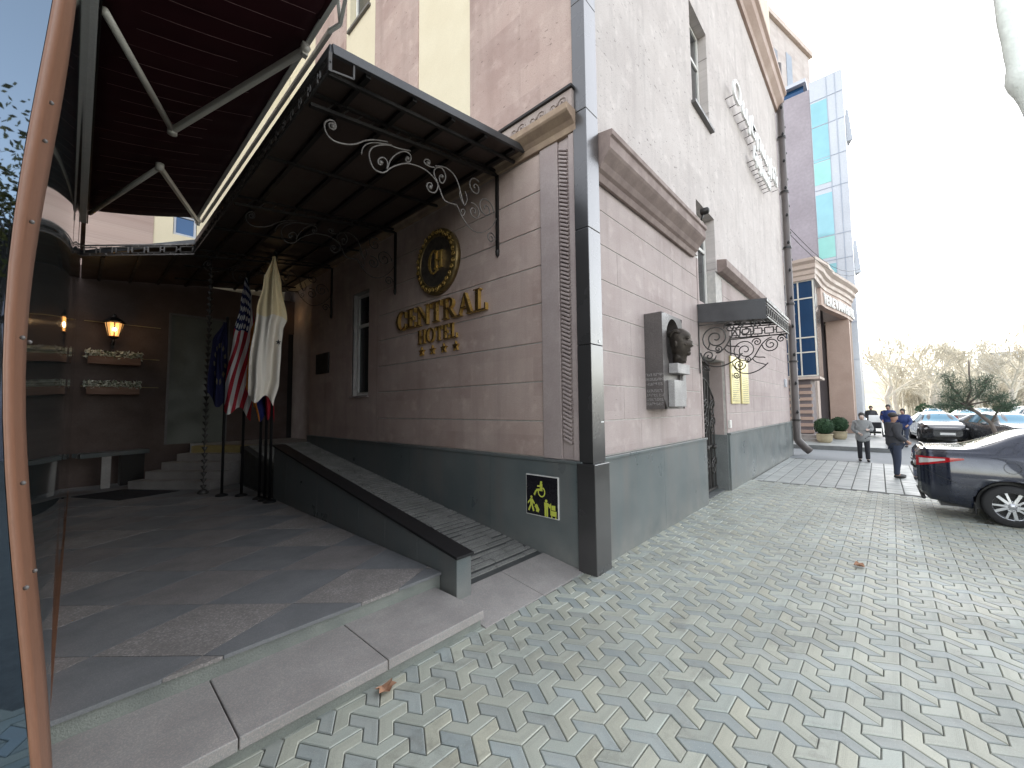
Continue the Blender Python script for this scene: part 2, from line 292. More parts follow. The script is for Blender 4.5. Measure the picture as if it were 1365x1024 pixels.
# ------------------------------------------------------------------ mesh builder
class MB:
    def __init__(s): s.v = []; s.f = []; s.m = []; s.sm = []
    def add(s, vs, fs, mi=0, sm=False):
        o = len(s.v); s.v += [tuple(v) for v in vs]
        for f in fs: s.f.append(tuple(i + o for i in f)); s.m.append(mi); s.sm.append(sm)
        return s
    def box(s, x0, x1, y0, y1, z0, z1, mi=0):
        vs = [(x, y, z) for z in (z0, z1) for y in (y0, y1) for x in (x0, x1)]
        return s.add(vs, [(0, 2, 3, 1), (4, 5, 7, 6), (0, 1, 5, 4), (2, 6, 7, 3), (0, 4, 6, 2), (1, 3, 7, 5)], mi)
    def obox(s, c, ux, uy, uz, mi=0):
        """oriented box: centre and three half-axis vectors"""
        c = Vector(c); ux, uy, uz = Vector(ux), Vector(uy), Vector(uz)
        vs = [c + a * ux + b * uy + d * uz for d in (-1, 1) for b in (-1, 1) for a in (-1, 1)]
        return s.add(vs, [(0, 2, 3, 1), (4, 5, 7, 6), (0, 1, 5, 4), (2, 6, 7, 3), (0, 4, 6, 2), (1, 3, 7, 5)], mi)
    def beam(s, p, q, w, h, mi=0, up=(0, 0, 1)):
        p, q = Vector(p), Vector(q); d = (q - p); l = d.length; d.normalize()
        u = Vector(up); sx = d.cross(u)
        if sx.length < 1e-4: sx = d.cross(Vector((1, 0, 0)))
        sx.normalize(); uu = sx.cross(d)
        return s.obox((p + q) / 2, d * (l / 2), sx * (w / 2), uu * (h / 2), mi)
    def extr2(s, pts, vec, front=0, side=1):
        n = len(s.f); s.extr(pts, vec, side); s.m[n] = front; s.m[n + 1] = front; return s
    def prism(s, pts, z0, z1, mi=0):
        n = len(pts)
        vs = [(p[0], p[1], z0) for p in pts] + [(p[0], p[1], z1) for p in pts]
        return s.add(vs, [tuple(range(n))[::-1], tuple(range(n, 2 * n))] + [(i, (i + 1) % n, n + (i + 1) % n, n + i) for i in range(n)], mi)
    def extr(s, pts, vec, mi=0):
        """polygon of 3-D points pushed along vec"""
        n = len(pts); vec = Vector(vec)
        vs = [Vector(p) for p in pts] + [Vector(p) + vec for p in pts]
        return s.add(vs, [tuple(range(n))[::-1], tuple(range(n, 2 * n))] + [(i, (i + 1) % n, n + (i + 1) % n, n + i) for i in range(n)], mi)
    def tube(s, pts, r, n=8, mi=0, caps=True):
        pts = [Vector(p) for p in pts]; k = len(pts)
        rr = r if isinstance(r, (list, tuple)) else [r] * k
        rings = []; up = None
        for i, p in enumerate(pts):
            d = (pts[min(i + 1, k - 1)] - pts[max(i - 1, 0)])
            if d.length < 1e-9: d = Vector((0, 0, 1))
            d.normalize()
            if up is None: up = Vector((0, 0, 1)) if abs(d.z) < .9 else Vector((1, 0, 0))
            a = d.cross(up)
            if a.length < 1e-5: a = d.cross(Vector((0, 1, .3)))
            a.normalize(); up = a.cross(d)
            rings.append([p + (a * cos(2 * pi * j / n) + up * sin(2 * pi * j / n)) * rr[i] for j in range(n)])
        vs = [v for r_ in rings for v in r_]; fs = []
        for i in range(k - 1):
            for j in range(n): fs.append((i * n + j, i * n + (j + 1) % n, (i + 1) * n + (j + 1) % n, (i + 1) * n + j))
        if caps: fs += [tuple(range(n))[::-1], tuple(range((k - 1) * n, k * n))]
        return s.add(vs, fs, mi, True)
    def lathe(s, prof, c=(0, 0, 0), n=20, mi=0, axis='z', sm=True, caps=False):
        vs = []
        for (r, h) in prof:
            for j in range(n):
                a = 2 * pi * j / n; x, y = r * cos(a), r * sin(a)
                p = (x, y, h) if axis == 'z' else ((h, x, y) if axis == 'x' else (x, h, y))
                vs.append((p[0] + c[0], p[1] + c[1], p[2] + c[2]))
        fs = [(i * n + j, i * n + (j + 1) % n, (i + 1) * n + (j + 1) % n, (i + 1) * n + j) for i in range(len(prof) - 1) for j in range(n)]
        if caps and prof[0][0] > 1e-6: fs.append(tuple(range(n))[::-1])
        if caps and prof[-1][0] > 1e-6: fs.append(tuple(range((len(prof) - 1) * n, len(prof) * n)))
        return s.add(vs, fs, mi, sm)
    def sphere(s, c, r, n=12, mi=0, sc=(1, 1, 1)):
        pr = [(max(1e-7, sin(pi * i / (n // 2 + 2))) if 0 < i < n // 2 + 2 else 1e-7, -cos(pi * i / (n // 2 + 2))) for i in range(n // 2 + 3)]
        vs = []
        for (rr, h) in pr:
            for j in range(n):
                a = 2 * pi * j / n; vs.append((c[0] + r * sc[0] * rr * cos(a), c[1] + r * sc[1] * rr * sin(a), c[2] + r * sc[2] * h))
        k = len(pr)
        return s.add(vs, [(i * n + j, i * n + (j + 1) % n, (i + 1) * n + (j + 1) % n, (i + 1) * n + j) for i in range(k - 1) for j in range(n)], mi, True)
    def grid(s, fn, nu, nv, mi=0, sm=True):
        vs = [fn(i / nu, j / nv) for i in range(nu + 1) for j in range(nv + 1)]
        return s.add(vs, [(i * (nv + 1) + j, (i + 1) * (nv + 1) + j, (i + 1) * (nv + 1) + j + 1, i * (nv + 1) + j + 1) for i in range(nu) for j in range(nv)], mi, sm)
    def build(s, name, mats, parent=None, bevel=0, uvs=None, cols=None):
        me = bpy.data.meshes.new(name)
        off = Vector((0, 0, 0))
        if parent is not None:
            p = parent
            while p is not None: off += p.location; p = p.parent
        vs = [tuple(Vector(v) - off) for v in s.v] if not s_local[0] else s.v
        me.from_pydata(vs, [], s.f)
        if not isinstance(mats, (list, tuple)): mats = [mats]
        for m in mats: me.materials.append(M[m])
        me.polygons.foreach_set('material_index', s.m); me.polygons.foreach_set('use_smooth', s.sm)
        if cols is not None:
            ca = me.color_attributes.new('Col', 'FLOAT_COLOR', 'CORNER')
            fl = []
            for p in me.polygons: fl += list(cols[p.index]) * p.loop_total
            ca.data.foreach_set('color', fl)
        if uvs is not None:
            ul = me.uv_layers.new(name='UV'); fl = []
            for p in me.polygons:
                for q in uvs[p.index]: fl += list(q)
            ul.data.foreach_set('uv', fl)
        me.validate(); me.update()
        o = bpy.data.objects.new(name, me); COL.objects.link(o)
        if parent is not None: o.parent = parent
        if bevel:
            b = o.modifiers.new('bevel', 'BEVEL'); b.width = bevel; b.segments = 2; b.limit_method = 'ANGLE'; b.angle_limit = radians(40)
        return o
s_local = [False]

def tag(o, label, cat, group=None):
    o['label'] = label; o['category'] = cat
    if group: o['group'] = group
    return o
def thing(name, label, cat, loc=(0, 0, 0), group=None):
    o = bpy.data.objects.new(name, None); COL.objects.link(o); o.location = loc; o.empty_display_size = .2
    return tag(o, label, cat, group)
def struct(o): o['kind'] = 'structure'; return o
def rect_holes(u0, u1, v0, v1, holes):
    us = sorted({u0, u1, *[h[0] for h in holes], *[h[1] for h in holes]}); vs = sorted({v0, v1, *[h[2] for h in holes], *[h[3] for h in holes]})
    us = [u for u in us if u0 <= u <= u1]; vs = [v for v in vs if v0 <= v <= v1]
    out = []
    for a, b in zip(us, us[1:]):
        for c, d in zip(vs, vs[1:]):
            mu, mv = (a + b) / 2, (c + d) / 2
            if not any(h[0] < mu < h[1] and h[2] < mv < h[3] for h in holes): out.append((a, b, c, d))
    return out
def spiral(c, r0, turns, a0, ccw=1, n=26, rmin=.12):
    """points of a scroll from the outside in, in 2-D"""
    out = []
    for i in range(n + 1):
        t = i / n; r = r0 * (1 - t * (1 - rmin)); a = a0 + ccw * turns * 2 * pi * t
        out.append((c[0] + r * cos(a), c[1] + r * sin(a)))
    return out
def bez(p0, p1, p2, p3, n=14):
    return [tuple((1 - t) ** 3 * a + 3 * (1 - t) ** 2 * t * b + 3 * (1 - t) * t * t * c + t ** 3 * d for a, b, c, d in zip(p0, p1, p2, p3)) for t in [i / n for i in range(n + 1)]]
def textmesh(txt, name, size, extrude, mat, parent, mtx, align='CENTER', spacing=1., bev=0):
    cu = bpy.data.curves.new(name, 'FONT'); cu.body = txt; cu.size = size; cu.extrude = extrude; cu.align_x = align; cu.space_character = spacing
    cu.bevel_depth = bev; cu.resolution_u = 3
    tmp = bpy.data.objects.new(name + '_tmp', cu); COL.objects.link(tmp)
    dg = bpy.context.evaluated_depsgraph_get(); dg.update()
    me = bpy.data.meshes.new_from_object(tmp.evaluated_get(dg)); bpy.data.objects.remove(tmp); me.name = name
    me.materials.clear(); me.materials.append(M[mat]); me.transform(mtx)
    if parent is not None: me.transform(Matrix.Translation(-parent.location))
    o = bpy.data.objects.new(name, me); COL.objects.link(o)
    if parent is not None: o.parent = parent
    return o
def frame_mtx(origin, xdir, ydir):
    x = Vector(xdir).normalized(); y = Vector(ydir).normalized(); z = x.cross(y)
    m = Matrix((x, y, z)).transposed().to_4x4(); m.translation = Vector(origin); return m
# ------------------------------------------------------------------ ground, paving, steps (the setting)
g = MB(); g.box(-250, 420, -250, 250, -.6, -.12); struct(g.build('ground', 'earth'))
g = MB(); g.box(-40, 17.75, -40, 2.62, -.11, -.012); struct(g.build('pavement_bed', 'grout_light'))
g = MB(); g.box(17.75, 21.95, -14, 30, -.11, -.02); g.box(21.95, 75, -15, -2.7, -.11, -.022); g.prism([(21.95, -.3), (21.95, -2.7), (75, -2.7), (75, -2.69)], -.11, -.0205)
struct(g.build('road', 'asphalt'))

def three_arm_paving():
    """interlocking bent blocks: three chevrons round every lattice node"""
    w, L, gap, bev = .1, .2, .0035, .006
    A = [Vector((cos(radians(a)), sin(radians(a)))) for a in (-1, 119, 239)]
    tint = [(.385, .405, .345), (.325, .355, .335), (.415, .42, .34)]
    mb = MB(); uvs = []; cols = []
    o = Vector((3.40, .25)); a1 = A[0] * .3; a2 = A[1] * .3
    ang_in = gap / sin(radians(60))
    for i in range(-60, 60):
        for j in range(-60, 60):
            c = o + a1 * i + a2 * j
            if not (-1.3 < c.x < 11.95 and -6.2 < c.y < 2.85): continue
            if c.x < 1 and c.y < -2.5: continue
            for k in range(3):
                a, b = A[k], A[(k + 1) % 3]
                def P(s, t): return c + a * s + b * t
                g_ = .003; h = .0085
                def ring(d):
                    return [P(d, d), P(L - d, d), P(L - d, w - d), P(w - d, w - d), P(w - d, L - d), P(d, L - d)]
                top, low = ring(h), ring(g_)
                if max(p.y for p in low) > 2.86 or max(p.x for p in low) > 11.9: continue
                if c.x > 2.47 and c.x < 4.0 and min(p.y for p in low) > 2.58: continue
                dz = random.gauss(0, .0012); tx, ty = random.gauss(0, .006), random.gauss(0, .006)
                def Z3(p, z): return (p.x, p.y, z + dz + (p.x - c.x) * tx + (p.y - c.y) * ty)
                vs = [Z3(p, 0) for p in top] + [Z3(p, -.0045) for p in low] + [Z3(p, -.03) for p in low]
                fs = [(0, 1, 2, 3), (0, 3, 4, 5)]; f2 = []
                for q in range(6):
                    r = (q + 1) % 6; f2.append((6 + q, 6 + r, r, q)); f2.append((12 + q, 12 + r, 6 + r, 6 + q))
                mb.add(vs, fs + f2, 0)
                t = tint[k]; v = random.uniform(.86, 1.12); wm = random.uniform(-.012, .012)
                emb = 1 if random.random() < .8 else 0
                col = (t[0] * v + wm, t[1] * v, t[2] * v - wm, emb)
                uvs += [[(0, 0), (1, 0), (1, 1), (.5, 1)], [(0, 0), (.5, 1), (1, 1), (1, 0)]] + [[(0, 0)] * 4] * 12
                cols += [col] * 14
    return struct(mb.build('paving', 'paver', None, uvs=uvs, cols=cols))
three_arm_paving()

mb = MB()
x = 11.93
while x < 17.6:
    y = -7.8
    while y < 2.4:
        y1 = min(y + .285, 2.5)
        dz = random.gauss(0, .002); mb.box(x + .004, x + .298, y + .009, y1 - .009, -.03, .0005 + dz)
        y += .288
    x += .302
struct(mb.build('slab_paving', 'slab_paver', bevel=.005))
mb = MB(); mb.box(17.56, 17.74, -7.8, 2.4, -.1, .004); struct(mb.build('kerb_edge', 'kerb_stone'))
# sidewalk in front of the far hotel
mb = MB(); mb.prism([(22.1, -.12), (75, -2.45), (75, 1.5), (33.5, 1.5), (33.2, 8), (22.1, 8)], -.1, .15); struct(mb.build('far_sidewalk', 'slab_paver'))
mb = MB(); mb.prism([(21.95, -.27), (75, -2.62), (75, -2.46), (22.1, -.13), (22.1, 8), (21.95, 8)], -.11, .155, 0); struct(mb.build('far_kerb', 'kerb_stone'))

# entrance platform: lower step, riser, chequered tiles laid on the diagonal
mb = MB()
xs = [-2.2, -1.0, -.15, .66, 1.55, 2.47]
for a, b in zip(xs, xs[1:]): mb.box(a + .003, b - .003, 2.62, 3.32, .075, .147)
st = struct(mb.build('lower_step', 'slab', bevel=.006))
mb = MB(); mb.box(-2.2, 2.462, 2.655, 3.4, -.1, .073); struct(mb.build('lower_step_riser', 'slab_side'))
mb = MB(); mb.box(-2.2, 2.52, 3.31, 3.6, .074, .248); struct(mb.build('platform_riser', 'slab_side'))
mb = MB(); mb.box(-2.2, 2.52, 3.36, 13, .05, .262); mb.box(2.521, 4.2, 8.4, 13, .05, .262); struct(mb.build('platform_bed', 'grout'))
def clip(poly, axis, lim, sign):
    out = []
    for i in range(len(poly)):
        p, q = poly[i], poly[(i + 1) % len(poly)]
        ip, iq = sign * (p[axis] - lim) <= 0, sign * (q[axis] - lim) <= 0
        if ip: out.append(p)
        if ip != iq:
            t = (lim - p[axis]) / (q[axis] - p[axis]); out.append(tuple(p[k] + t * (q[k] - p[k]) for k in (0, 1)))
    return out
e1 = Vector((.676, -.737)); e2 = Vector((.90, .436)).normalized()
mb = MB(); s = .74; o = Vector((.63, 3.39))
for i in range(-14, 16):
    for j in range(-14, 16):
        c = o + e1 * (s * i) + e2 * (s * j)
        q = [c + e1 * .003 + e2 * .003, c + e1 * (s - .003) + e2 * .003, c + e1 * (s - .003) + e2 * (s - .003), c + e1 * .003 + e2 * (s - .003)]
        p = [tuple(v) for v in q]
        for ax, lim, sg in ((1, 3.285, -1), (1, 12.9, 1), (0, -1.5, -1), (0, 2.52, 1)):
            p = clip(p, ax, lim, sg)
            if len(p) < 3: break
        if len(p) < 3: continue
        mi = (0, 1, 0, 2)[(i * 2 + j) % 4] if (i + j) % 2 else 1
        if (i + j) % 2 == 0: mi = 0
        else: mi = random.choice((1, 1, 2))
        area = sum(p[k][0] * p[(k + 1) % len(p)][1] - p[(k + 1) % len(p)][0] * p[k][1] for k in range(len(p)))
        if area < 0: p = p[::-1]
        mb.prism(p, .255, .281 + random.uniform(-.0008, .0008), mi)
struct(mb.build('platform_tiles', ['tile_dark', 'tile_pink', 'tile_mid'], bevel=.002))

# ------------------------------------------------------------------ wheelchair ramp with its parapet
R = thing('access_ramp', 'ribbed grey stone wheelchair ramp with black capped parapet beside the hotel side wall', 'ramp', (3.3, 2.7, 0))
rz = lambda y: max(.02, .134 * (y - 2.62))
mb = MB()
for a, b in ((2.475, 3.28), (3.286, 4.05)):
    mb.add([(a, 2.60, .004), (b, 2.60, .004), (b, 3.20, .085), (a, 3.20, .085), (a, 2.60, -.1), (b, 2.60, -.1), (b, 3.2, -.1), (a, 3.2, -.1)],
           [(0, 1, 2, 3), (4, 7, 6, 5), (0, 4, 5, 1), (1, 5, 6, 2), (2, 6, 7, 3), (3, 7, 4, 0)])
mb.build('threshold_slab', 'slab', R, bevel=.004)
mb = MB(); mb.add([(2.6, 3.203, .07), (4.06, 3.203, .07), (4.06, 10.9, rz(10.9) - .02), (2.6, 10.9, rz(10.9) - .02), (2.6, 3.203, -.1), (4.06, 3.203, -.1), (4.06, 10.9, -.1), (2.6, 10.9, -.1)],
                  [(0, 1, 2, 3), (4, 7, 6, 5), (0, 4, 5, 1), (1, 5, 6, 2), (2, 6, 7, 3), (3, 7, 4, 0)]); mb.build('ramp_body', 'ramp_dark', R)
mb = MB(); y = 3.30
while y < 10.8:
    x = 2.74
    while x < 4.03:
        l = random.uniform(.25, .7); x1 = min(4.04, x + l)
        d = random.uniform(.045, .085)
        z0, z1 = rz(y), rz(y + d)
        mb.add([(x, y, z0 - .04), (x1, y, z0 - .04), (x1, y + d, z1 - .04), (x, y + d, z1 - .04), (x, y, z0 + .004), (x1, y, z0 + .004), (x1, y + d, z1 + .004), (x, y + d, z1 + .004)],
               [(0, 3, 2, 1), (4, 5, 6, 7), (0, 1, 5, 4), (1, 2, 6, 5), (2, 3, 7, 6), (3, 0, 4, 7)])
        x = x1 + random.uniform(.008, .02)
    y += .105
mb.build('ribs', 'ramp_rib', R)
pz = lambda y: .455 + .146 * (y - 3.06)
mb = MB()
ys = [3.06 + i * (8.35 - 3.06) / 8 for i in range(9)]
for y0, y1 in zip(ys, ys[1:]):
    y0 += .001; y1 -= .001
    mb.add([(2.53, y0, -.05), (2.715, y0, -.05), (2.715, y1, -.05), (2.53, y1, -.05), (2.53, y0, pz(y0)), (2.715, y0, pz(y0)), (2.715, y1, pz(y1)), (2.53, y1, pz(y1))],
           [(0, 3, 2, 1), (4, 5, 6, 7), (0, 1, 5, 4), (1, 2, 6, 5), (2, 3, 7, 6), (3, 0, 4, 7)])
mb.build('parapet', 'plinth', R, bevel=.004)
mb = MB(); y0, y1 = 3.035, 8.4
mb.add([(2.51, y0, pz(y0) + .003), (2.735, y0, pz(y0) + .003), (2.735, y1, pz(y1) + .003), (2.51, y1, pz(y1) + .003), (2.51, y0, pz(y0) + .028), (2.735, y0, pz(y0) + .028), (2.735, y1, pz(y1) + .028), (2.51, y1, pz(y1) + .028)],
       [(0, 3, 2, 1), (4, 5, 6, 7), (0, 1, 5, 4), (1, 2, 6, 5), (2, 3, 7, 6), (3, 0, 4, 7)])
mb.build('parapet_cap', 'cap_black', R, bevel=.004)

# stairs and landing at the back of the forecourt
S_ = thing('entrance_stairs', 'short flight of grey stone steps in the dark rear corner of the forecourt', 'stairs', (1.6, 11.5, .28))
nrm = Vector((.78, .62)).normalized(); dr = Vector((.62, -.78)).normalized(); L0 = Vector((.80, 11.75)); R0 = Vector((1.95, 10.3))
for i in range(5):
    a = L0 + nrm * (.27 * i) + dr * (.10 * i); b = R0 + nrm * (.27 * i)
    a2 = a + nrm * .30; b2 = b + nrm * .30
    mb = MB(); mb.prism([tuple(a), tuple(b), tuple(b2), tuple(a2)], .2, .28 + .162 * (i + 1) - .002 * i); mb.build('step', 'threshold' if i == 4 else 'slab', S_, bevel=.006)
mb = MB(); mb.prism([(2.0, 12.95), (2.02, 12.55), (3.0, 11.25), (3.05, 10.92), (5.3, 10.92), (5.3, 12.95)], .2, 1.088); mb.build('landing', 'slab', S_)
LW = thing('stair_parapet', 'low dark stone parapet on a pale post left of the entrance stairs', 'parapet', (.6, 12, .28))
mb = MB(); mb.prism([(.1, 12.1), (1.2, 12.55), (1.05, 12.85), (-.02, 12.5)], .95, 1.04); mb.build('top_slab', 'plinth', LW, bevel=.006)
mb = MB(); mb.box(.42, .56, 12.22, 12.36, .28, .95); mb.build('post', 'slab', LW)
mb = MB(); mb.prism([(.72, 12.4), (1.12, 12.56), (1.0, 12.8), (.7, 12.7)], .28, .949); mb.build('pier', 'interior', LW)
mt = tag(MB().prism([(.0, 11.5), (.75, 11.72), (1.5, 10.6), (.6, 10.35)], .283, .292).build('dark_floor_sheet', 'cloth_black'), 'thin dark sheet lying on the floor in front of the entrance stairs', 'mat')  # thin dark sheet laid over the tiles to darken this stretch of floor

# ------------------------------------------------------------------ the hotel
H = thing('hotel_building', 'corner hotel in pinkish tufa stone with dark granite plinth and cream stripes', 'hotel', (4.1, 2.58, 0))
XW, YF = 4.10, 2.58
# plinths
mb = MB(); ys = [2.60, 4.15, 6.2, 8.3, 10.9]
for a, b in zip(ys, ys[1:]): mb.box(4.05, 4.3, a + .0025, b - .0025, -.1, 1.225)
mb.build('plinth', 'plinth', H)
mb = MB(); mb.box(4.035, 4.3, 2.60, 10.9, 1.228, 1.262); mb.build('plinth_cap', 'plinth', H, bevel=.006)
mb = MB()
for a, b in ((4.34, 6.3), (6.303, 8.42)): mb.box(a, b, 2.53, 2.9, -.1, 1.245)
mb.build('plinth', 'plinth', H); mb = MB()
for a, b in ((10.08, 12.6), (12.603, 15.2), (15.203, 17.1), (17.103, 19.0)): mb.box(a, b, 2.53, 2.9, -.1, 1.245)
mb.build('plinth', 'plinth', H)
for a, b in ((4.34, 8.43), (10.07, 19.0)): MB().box(a, b, 2.505, 2.9, 1.248, 1.285).build('plinth_cap', 'plinth', H, bevel=.006)
# lower walls: backing + separate stone courses with open joints
win_s = (7.82, 8.58, 2.2, 4.47)
mb = MB()
for (a, b, c, d) in rect_holes(2.62, 10.9, 1.2, 5.7, [win_s]): mb.box(4.113, 4.4, a, b, c, d)
mb.build('wall', 'joint', H)
mb = MB(); zs = [1.265, 1.73, 2.245, 2.76, 3.28, 3.79, 4.30, 4.815, 5.33, 5.7]
for r, (z0, z1) in enumerate(zip(zs, zs[1:])):
    mb.box(4.098, 4.14, 3.205, 7.42, z0 + .009, z1 - .009)
mb.build('stone_course', 'tufa_course_side', H, bevel=.005)
mb = MB()
for (a, b, c, d) in rect_holes(7.43, 10.9, 1.265, 5.7, [win_s]): mb.box(4.10, 4.142, a, b, c, d)
mb.build('plain_facing', 'tufa_course_side', H)
mb = MB(); mb.box(4.075, 4.14, 2.905, 3.195, 1.265, 5.36); mb.build('pilaster', 'tufa_plain', H, bevel=.008)
mb = MB(); mb.box(4.10, 4.14, 2.735, 2.9, 1.265, 5.36); z = 1.5
while z < 5.2:
    mb.obox((4.085, 2.818, z), (.022, 0, 0), (0, .062, .03), (0, -.006, .014)); z += .052
mb.build('rope_moulding', 'tufa_plain', H, bevel=.008)
mb = MB(); mb.box(4.07, 4.3, 2.605, 2.73, 1.265, 5.36); mb.build('corner_strip', 'tufa_plain', H, bevel=.006)
# side cornice: cove, frieze with scrolls, cap
mb = MB()
prof = [(0, 5.34), (.05, 5.34), (.07, 5.41), (.12, 5.45), (.22, 5.50), (.24, 5.52), (.24, 5.60), (.0, 5.60)]
mb.extr([(4.1 - a, 2.60, z) for a, z in prof], (0, 8.3, 0)); mb.build('cornice', 'ochre_stone', H, bevel=.006)
mb = MB(); mb.box(4.0, 4.2, 2.62, 10.9, 5.603, 5.86); mb.build('frieze', 'frieze_stone', H)
mb = MB(); mb.box(3.965, 4.2, 2.60, 10.9, 5.863, 5.90); mb.build('frieze_cap', 'black_metal', H, bevel=.004)
mb = MB(); y = 2.75
while y < 6:
    p = spiral((y, 5.73), .085, 1.6, 0, 1, 16); mb.tube([(3.995, a, b) for a, b in p], .012, 5)
    p = spiral((y + .16, 5.73), .06, 1.3, pi, -1, 14); mb.tube([(3.995, a, b) for a, b in p], .010, 5)
    y += .34
mb.build('scroll_relief', 'frieze_stone', H)
# upper side wall in vertical stripes
holes = [(8.0, 8.95, 11.0, 13.2)]
zones = [(2.62, 4.61, 0), (4.61, 6.07, 1), (6.07, 7.7, 0), (7.7, 9.13, 1), (9.13, 11.0, 0), (11.0, 13.0, 1)]
for y0, y1, k in zones:
    mb = MB()
    for (a, b, c, d) in rect_holes(y0, y1, 5.5, 20, holes): mb.box(4.10 + .02 * k, 4.4, a, b, c, d)
    mb.build('upper_wall', ('tufa_side', 'cream')[k], H)
# rear wing behind the forecourt
for x0, x1, k in ((-9, 1.13, 0), (1.13, 4.12, 1)):
    mb = MB()
    for (a, b, c, d) in rect_holes(x0, x1, 5.2, 20, [(1.5, 1.98, 6.42, 6.97)]): mb.box(a, b, 13.0 + .015 * k, 13.4, c, d)
    mb.build('upper_wall', ('tufa_side', 'cream')[k], H)
mb = MB()
for (a, b, c, d) in rect_holes(-9, 5.4, -.1, 5.2, [(1.55, 2.72, 1.09, 4.33), (4.25, 4.85, 1.09, 4.2)]): mb.box(a, b, 13.0, 13.4, c, d)
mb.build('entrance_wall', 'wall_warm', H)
for z in (2.48, 3.16, 3.95): MB().box(.05, 1.35, 12.985, 13.001, z, z + .012).build('wall_band', 'threshold', H)
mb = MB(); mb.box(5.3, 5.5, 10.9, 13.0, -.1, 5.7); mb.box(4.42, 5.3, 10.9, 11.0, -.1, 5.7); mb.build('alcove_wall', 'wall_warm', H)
D = MB().box(1.55, 2.72, 13.02, 13.06, 1.09, 4.33).build('door', 'door_green', H)
MB().box(1.50, 1.548, 12.985, 13.03, 1.09, 4.38).box(2.722, 2.77, 12.985, 13.03, 1.09, 4.38).box(1.548, 2.722, 12.985, 13.03, 4.332, 4.38).build('door_frame', 'frame_dark', D)
D2 = MB().box(4.25, 4.85, 13.05, 13.09, 1.09, 4.2).build('door', 'interior', H)
# front walls
zf = [1.288, 1.73, 2.185, 2.63, 3.10, 3.56, 4.03, 4.49, 4.9]
win2 = (8.42, 9.66, 4.05, 6.15); door = (8.44, 10.06, -.1, 2.92)
mb = MB()
for (a, b, c, d) in rect_holes(4.34, 19.0, 1.2, 4.95, [win2, door]): mb.box(a, b, 2.585, 2.9, c, d)
mb.build('wall', 'joint', H)
mb = MB(); random.seed(3)
for z0, z1 in zip(zf, zf[1:]):
    cuts = sorted(random.uniform(4.9, 7.9) for _ in range(1)); xs = [4.38, *cuts, 8.35]
    for a, b in zip(xs, xs[1:]): mb.box(a + .002, b - .002, 2.576, 2.62, z0 + .007, z1 - .007)
    xs = [10.14, *sorted(random.uniform(10.8, 18.4) for _ in range(4)), 18.98]
    for a, b in zip(xs, xs[1:]): mb.box(a + .002, b - .002, 2.576, 2.62, z0 + .007, z1 - .007)
mb.build('stone_course', 'tufa_course_front', H, bevel=.005)
mb = MB(); mb.box(8.355, 8.438, 2.565, 2.62, 1.288, 4.9); mb.box(10.062, 10.135, 2.565, 2.62, 1.288, 4.05); mb.box(8.44, 10.06, 2.57, 2.62, 2.925, 4.045); mb.build('door_surround', 'tufa_plain', H, bevel=.006)
mb = MB()
for (a, b, c, d) in rect_holes(4.34, 19.0, 4.95, 14.0, [win2, (8.45, 9.6, 8.25, 10.55)]): mb.box(a, b, 2.56, 2.9, c, d)
mb.build('upper_wall', 'tufa_front', H)
mb = MB(); mb.box(4.2, 19.0, 2.60, 2.9, 14.5, 20); mb.build('upper_wall', 'cream', H)
mb = MB(); prof = [(0, 14.0), (.1, 14.0), (.14, 14.12), (.3, 14.3), (.34, 14.5), (.42, 14.56), (.42, 14.7), (0, 14.7)]
mb.extr([(4.3, 2.58 - a, z) for a, z in prof], (14.8, 0, 0)); mb.build('cornice', 'portico', H)
mb = MB(); prof = [(0, 4.82), (.04, 4.82), (.07, 4.9), (.11, 4.93), (.15, 5.0), (.24, 5.1), (.26, 5.13), (.26, 5.27), (.29, 5.29), (.29, 5.36), (.0, 5.40)]
mb.extr([(4.36, 2.56 - a, z) for a, z in prof], (3.72, 0, 0)); mb.build('cornice', 'brown_stone', H, bevel=.006)
prof = [(0, 4.93), (.1, 4.95), (.2, 5.03), (.2, 5.2), (.0, 5.24)]
mb = MB(); mb.extr([(9.75, 2.56 - a, z) for a, z in prof], (8.9, 0, 0)); mb.build('ledge', 'brown_stone', H, bevel=.006)
# body behind the faces
mb = MB(); mb.box(4.4, 18.99, 3.6, 24, 0, 20); mb.box(4.41, 18.98, 2.9, 3.6, 10.8, 20.01); mb.box(-9, 4.4, 13.4, 24, 0, 20); mb.box(18.7, 18.985, 2.9, 3.6, 0, 10.8); mb.build('building_core', 'tufa_plain', H)

def window(name, parent, axis, u0, u1, v0, v1, d0, fw=.05, mat='frame_white', mull=(), trans=(), glass='glass', inward=1):
    """frame and panes in a wall opening; axis = normal axis, d0 = depth of the frame's face"""
    def B(mb, a, b, c, d, e, f):
        if axis == 'x': mb.box(e, f, a, b, c, d)
        else: mb.box(a, b, e, f, c, d)
    mb = MB(); e, f = d0, d0 + .07
    B(mb, u0, u0 + fw, v0, v1, e, f); B(mb, u1 - fw, u1, v0, v1, e, f)
    B(mb, u0 + fw, u1 - fw, v0, v0 + fw, e, f - .001); B(mb, u0 + fw, u1 - fw, v1 - fw, v1, e, f - .001)
    for m_ in mull: B(mb, m_ - fw * .6, m_ + fw * .6, v0 + fw, v1 - fw, e + .002, f - .002)
    for t_ in trans: B(mb, u0 + fw, u1 - fw, t_ - fw * .6, t_ + fw * .6, e + .004, f - .004)
    w = mb.build(name, mat, parent, bevel=.004)
    mb = MB(); B(mb, u0 + .01, u1 - .01, v0 + .01, v1 - .01, d0 + .035, d0 + .045); mb.build('pane', glass, w)
    return w
w = window('window', H, 'x', 7.84, 8.56, 2.22, 4.45, 4.22, .06, trans=(3.75,))
MB().box(4.06, 4.22, 7.80, 8.60, 2.16, 2.198).build('sill', 'tufa_plain', w, bevel=.004)
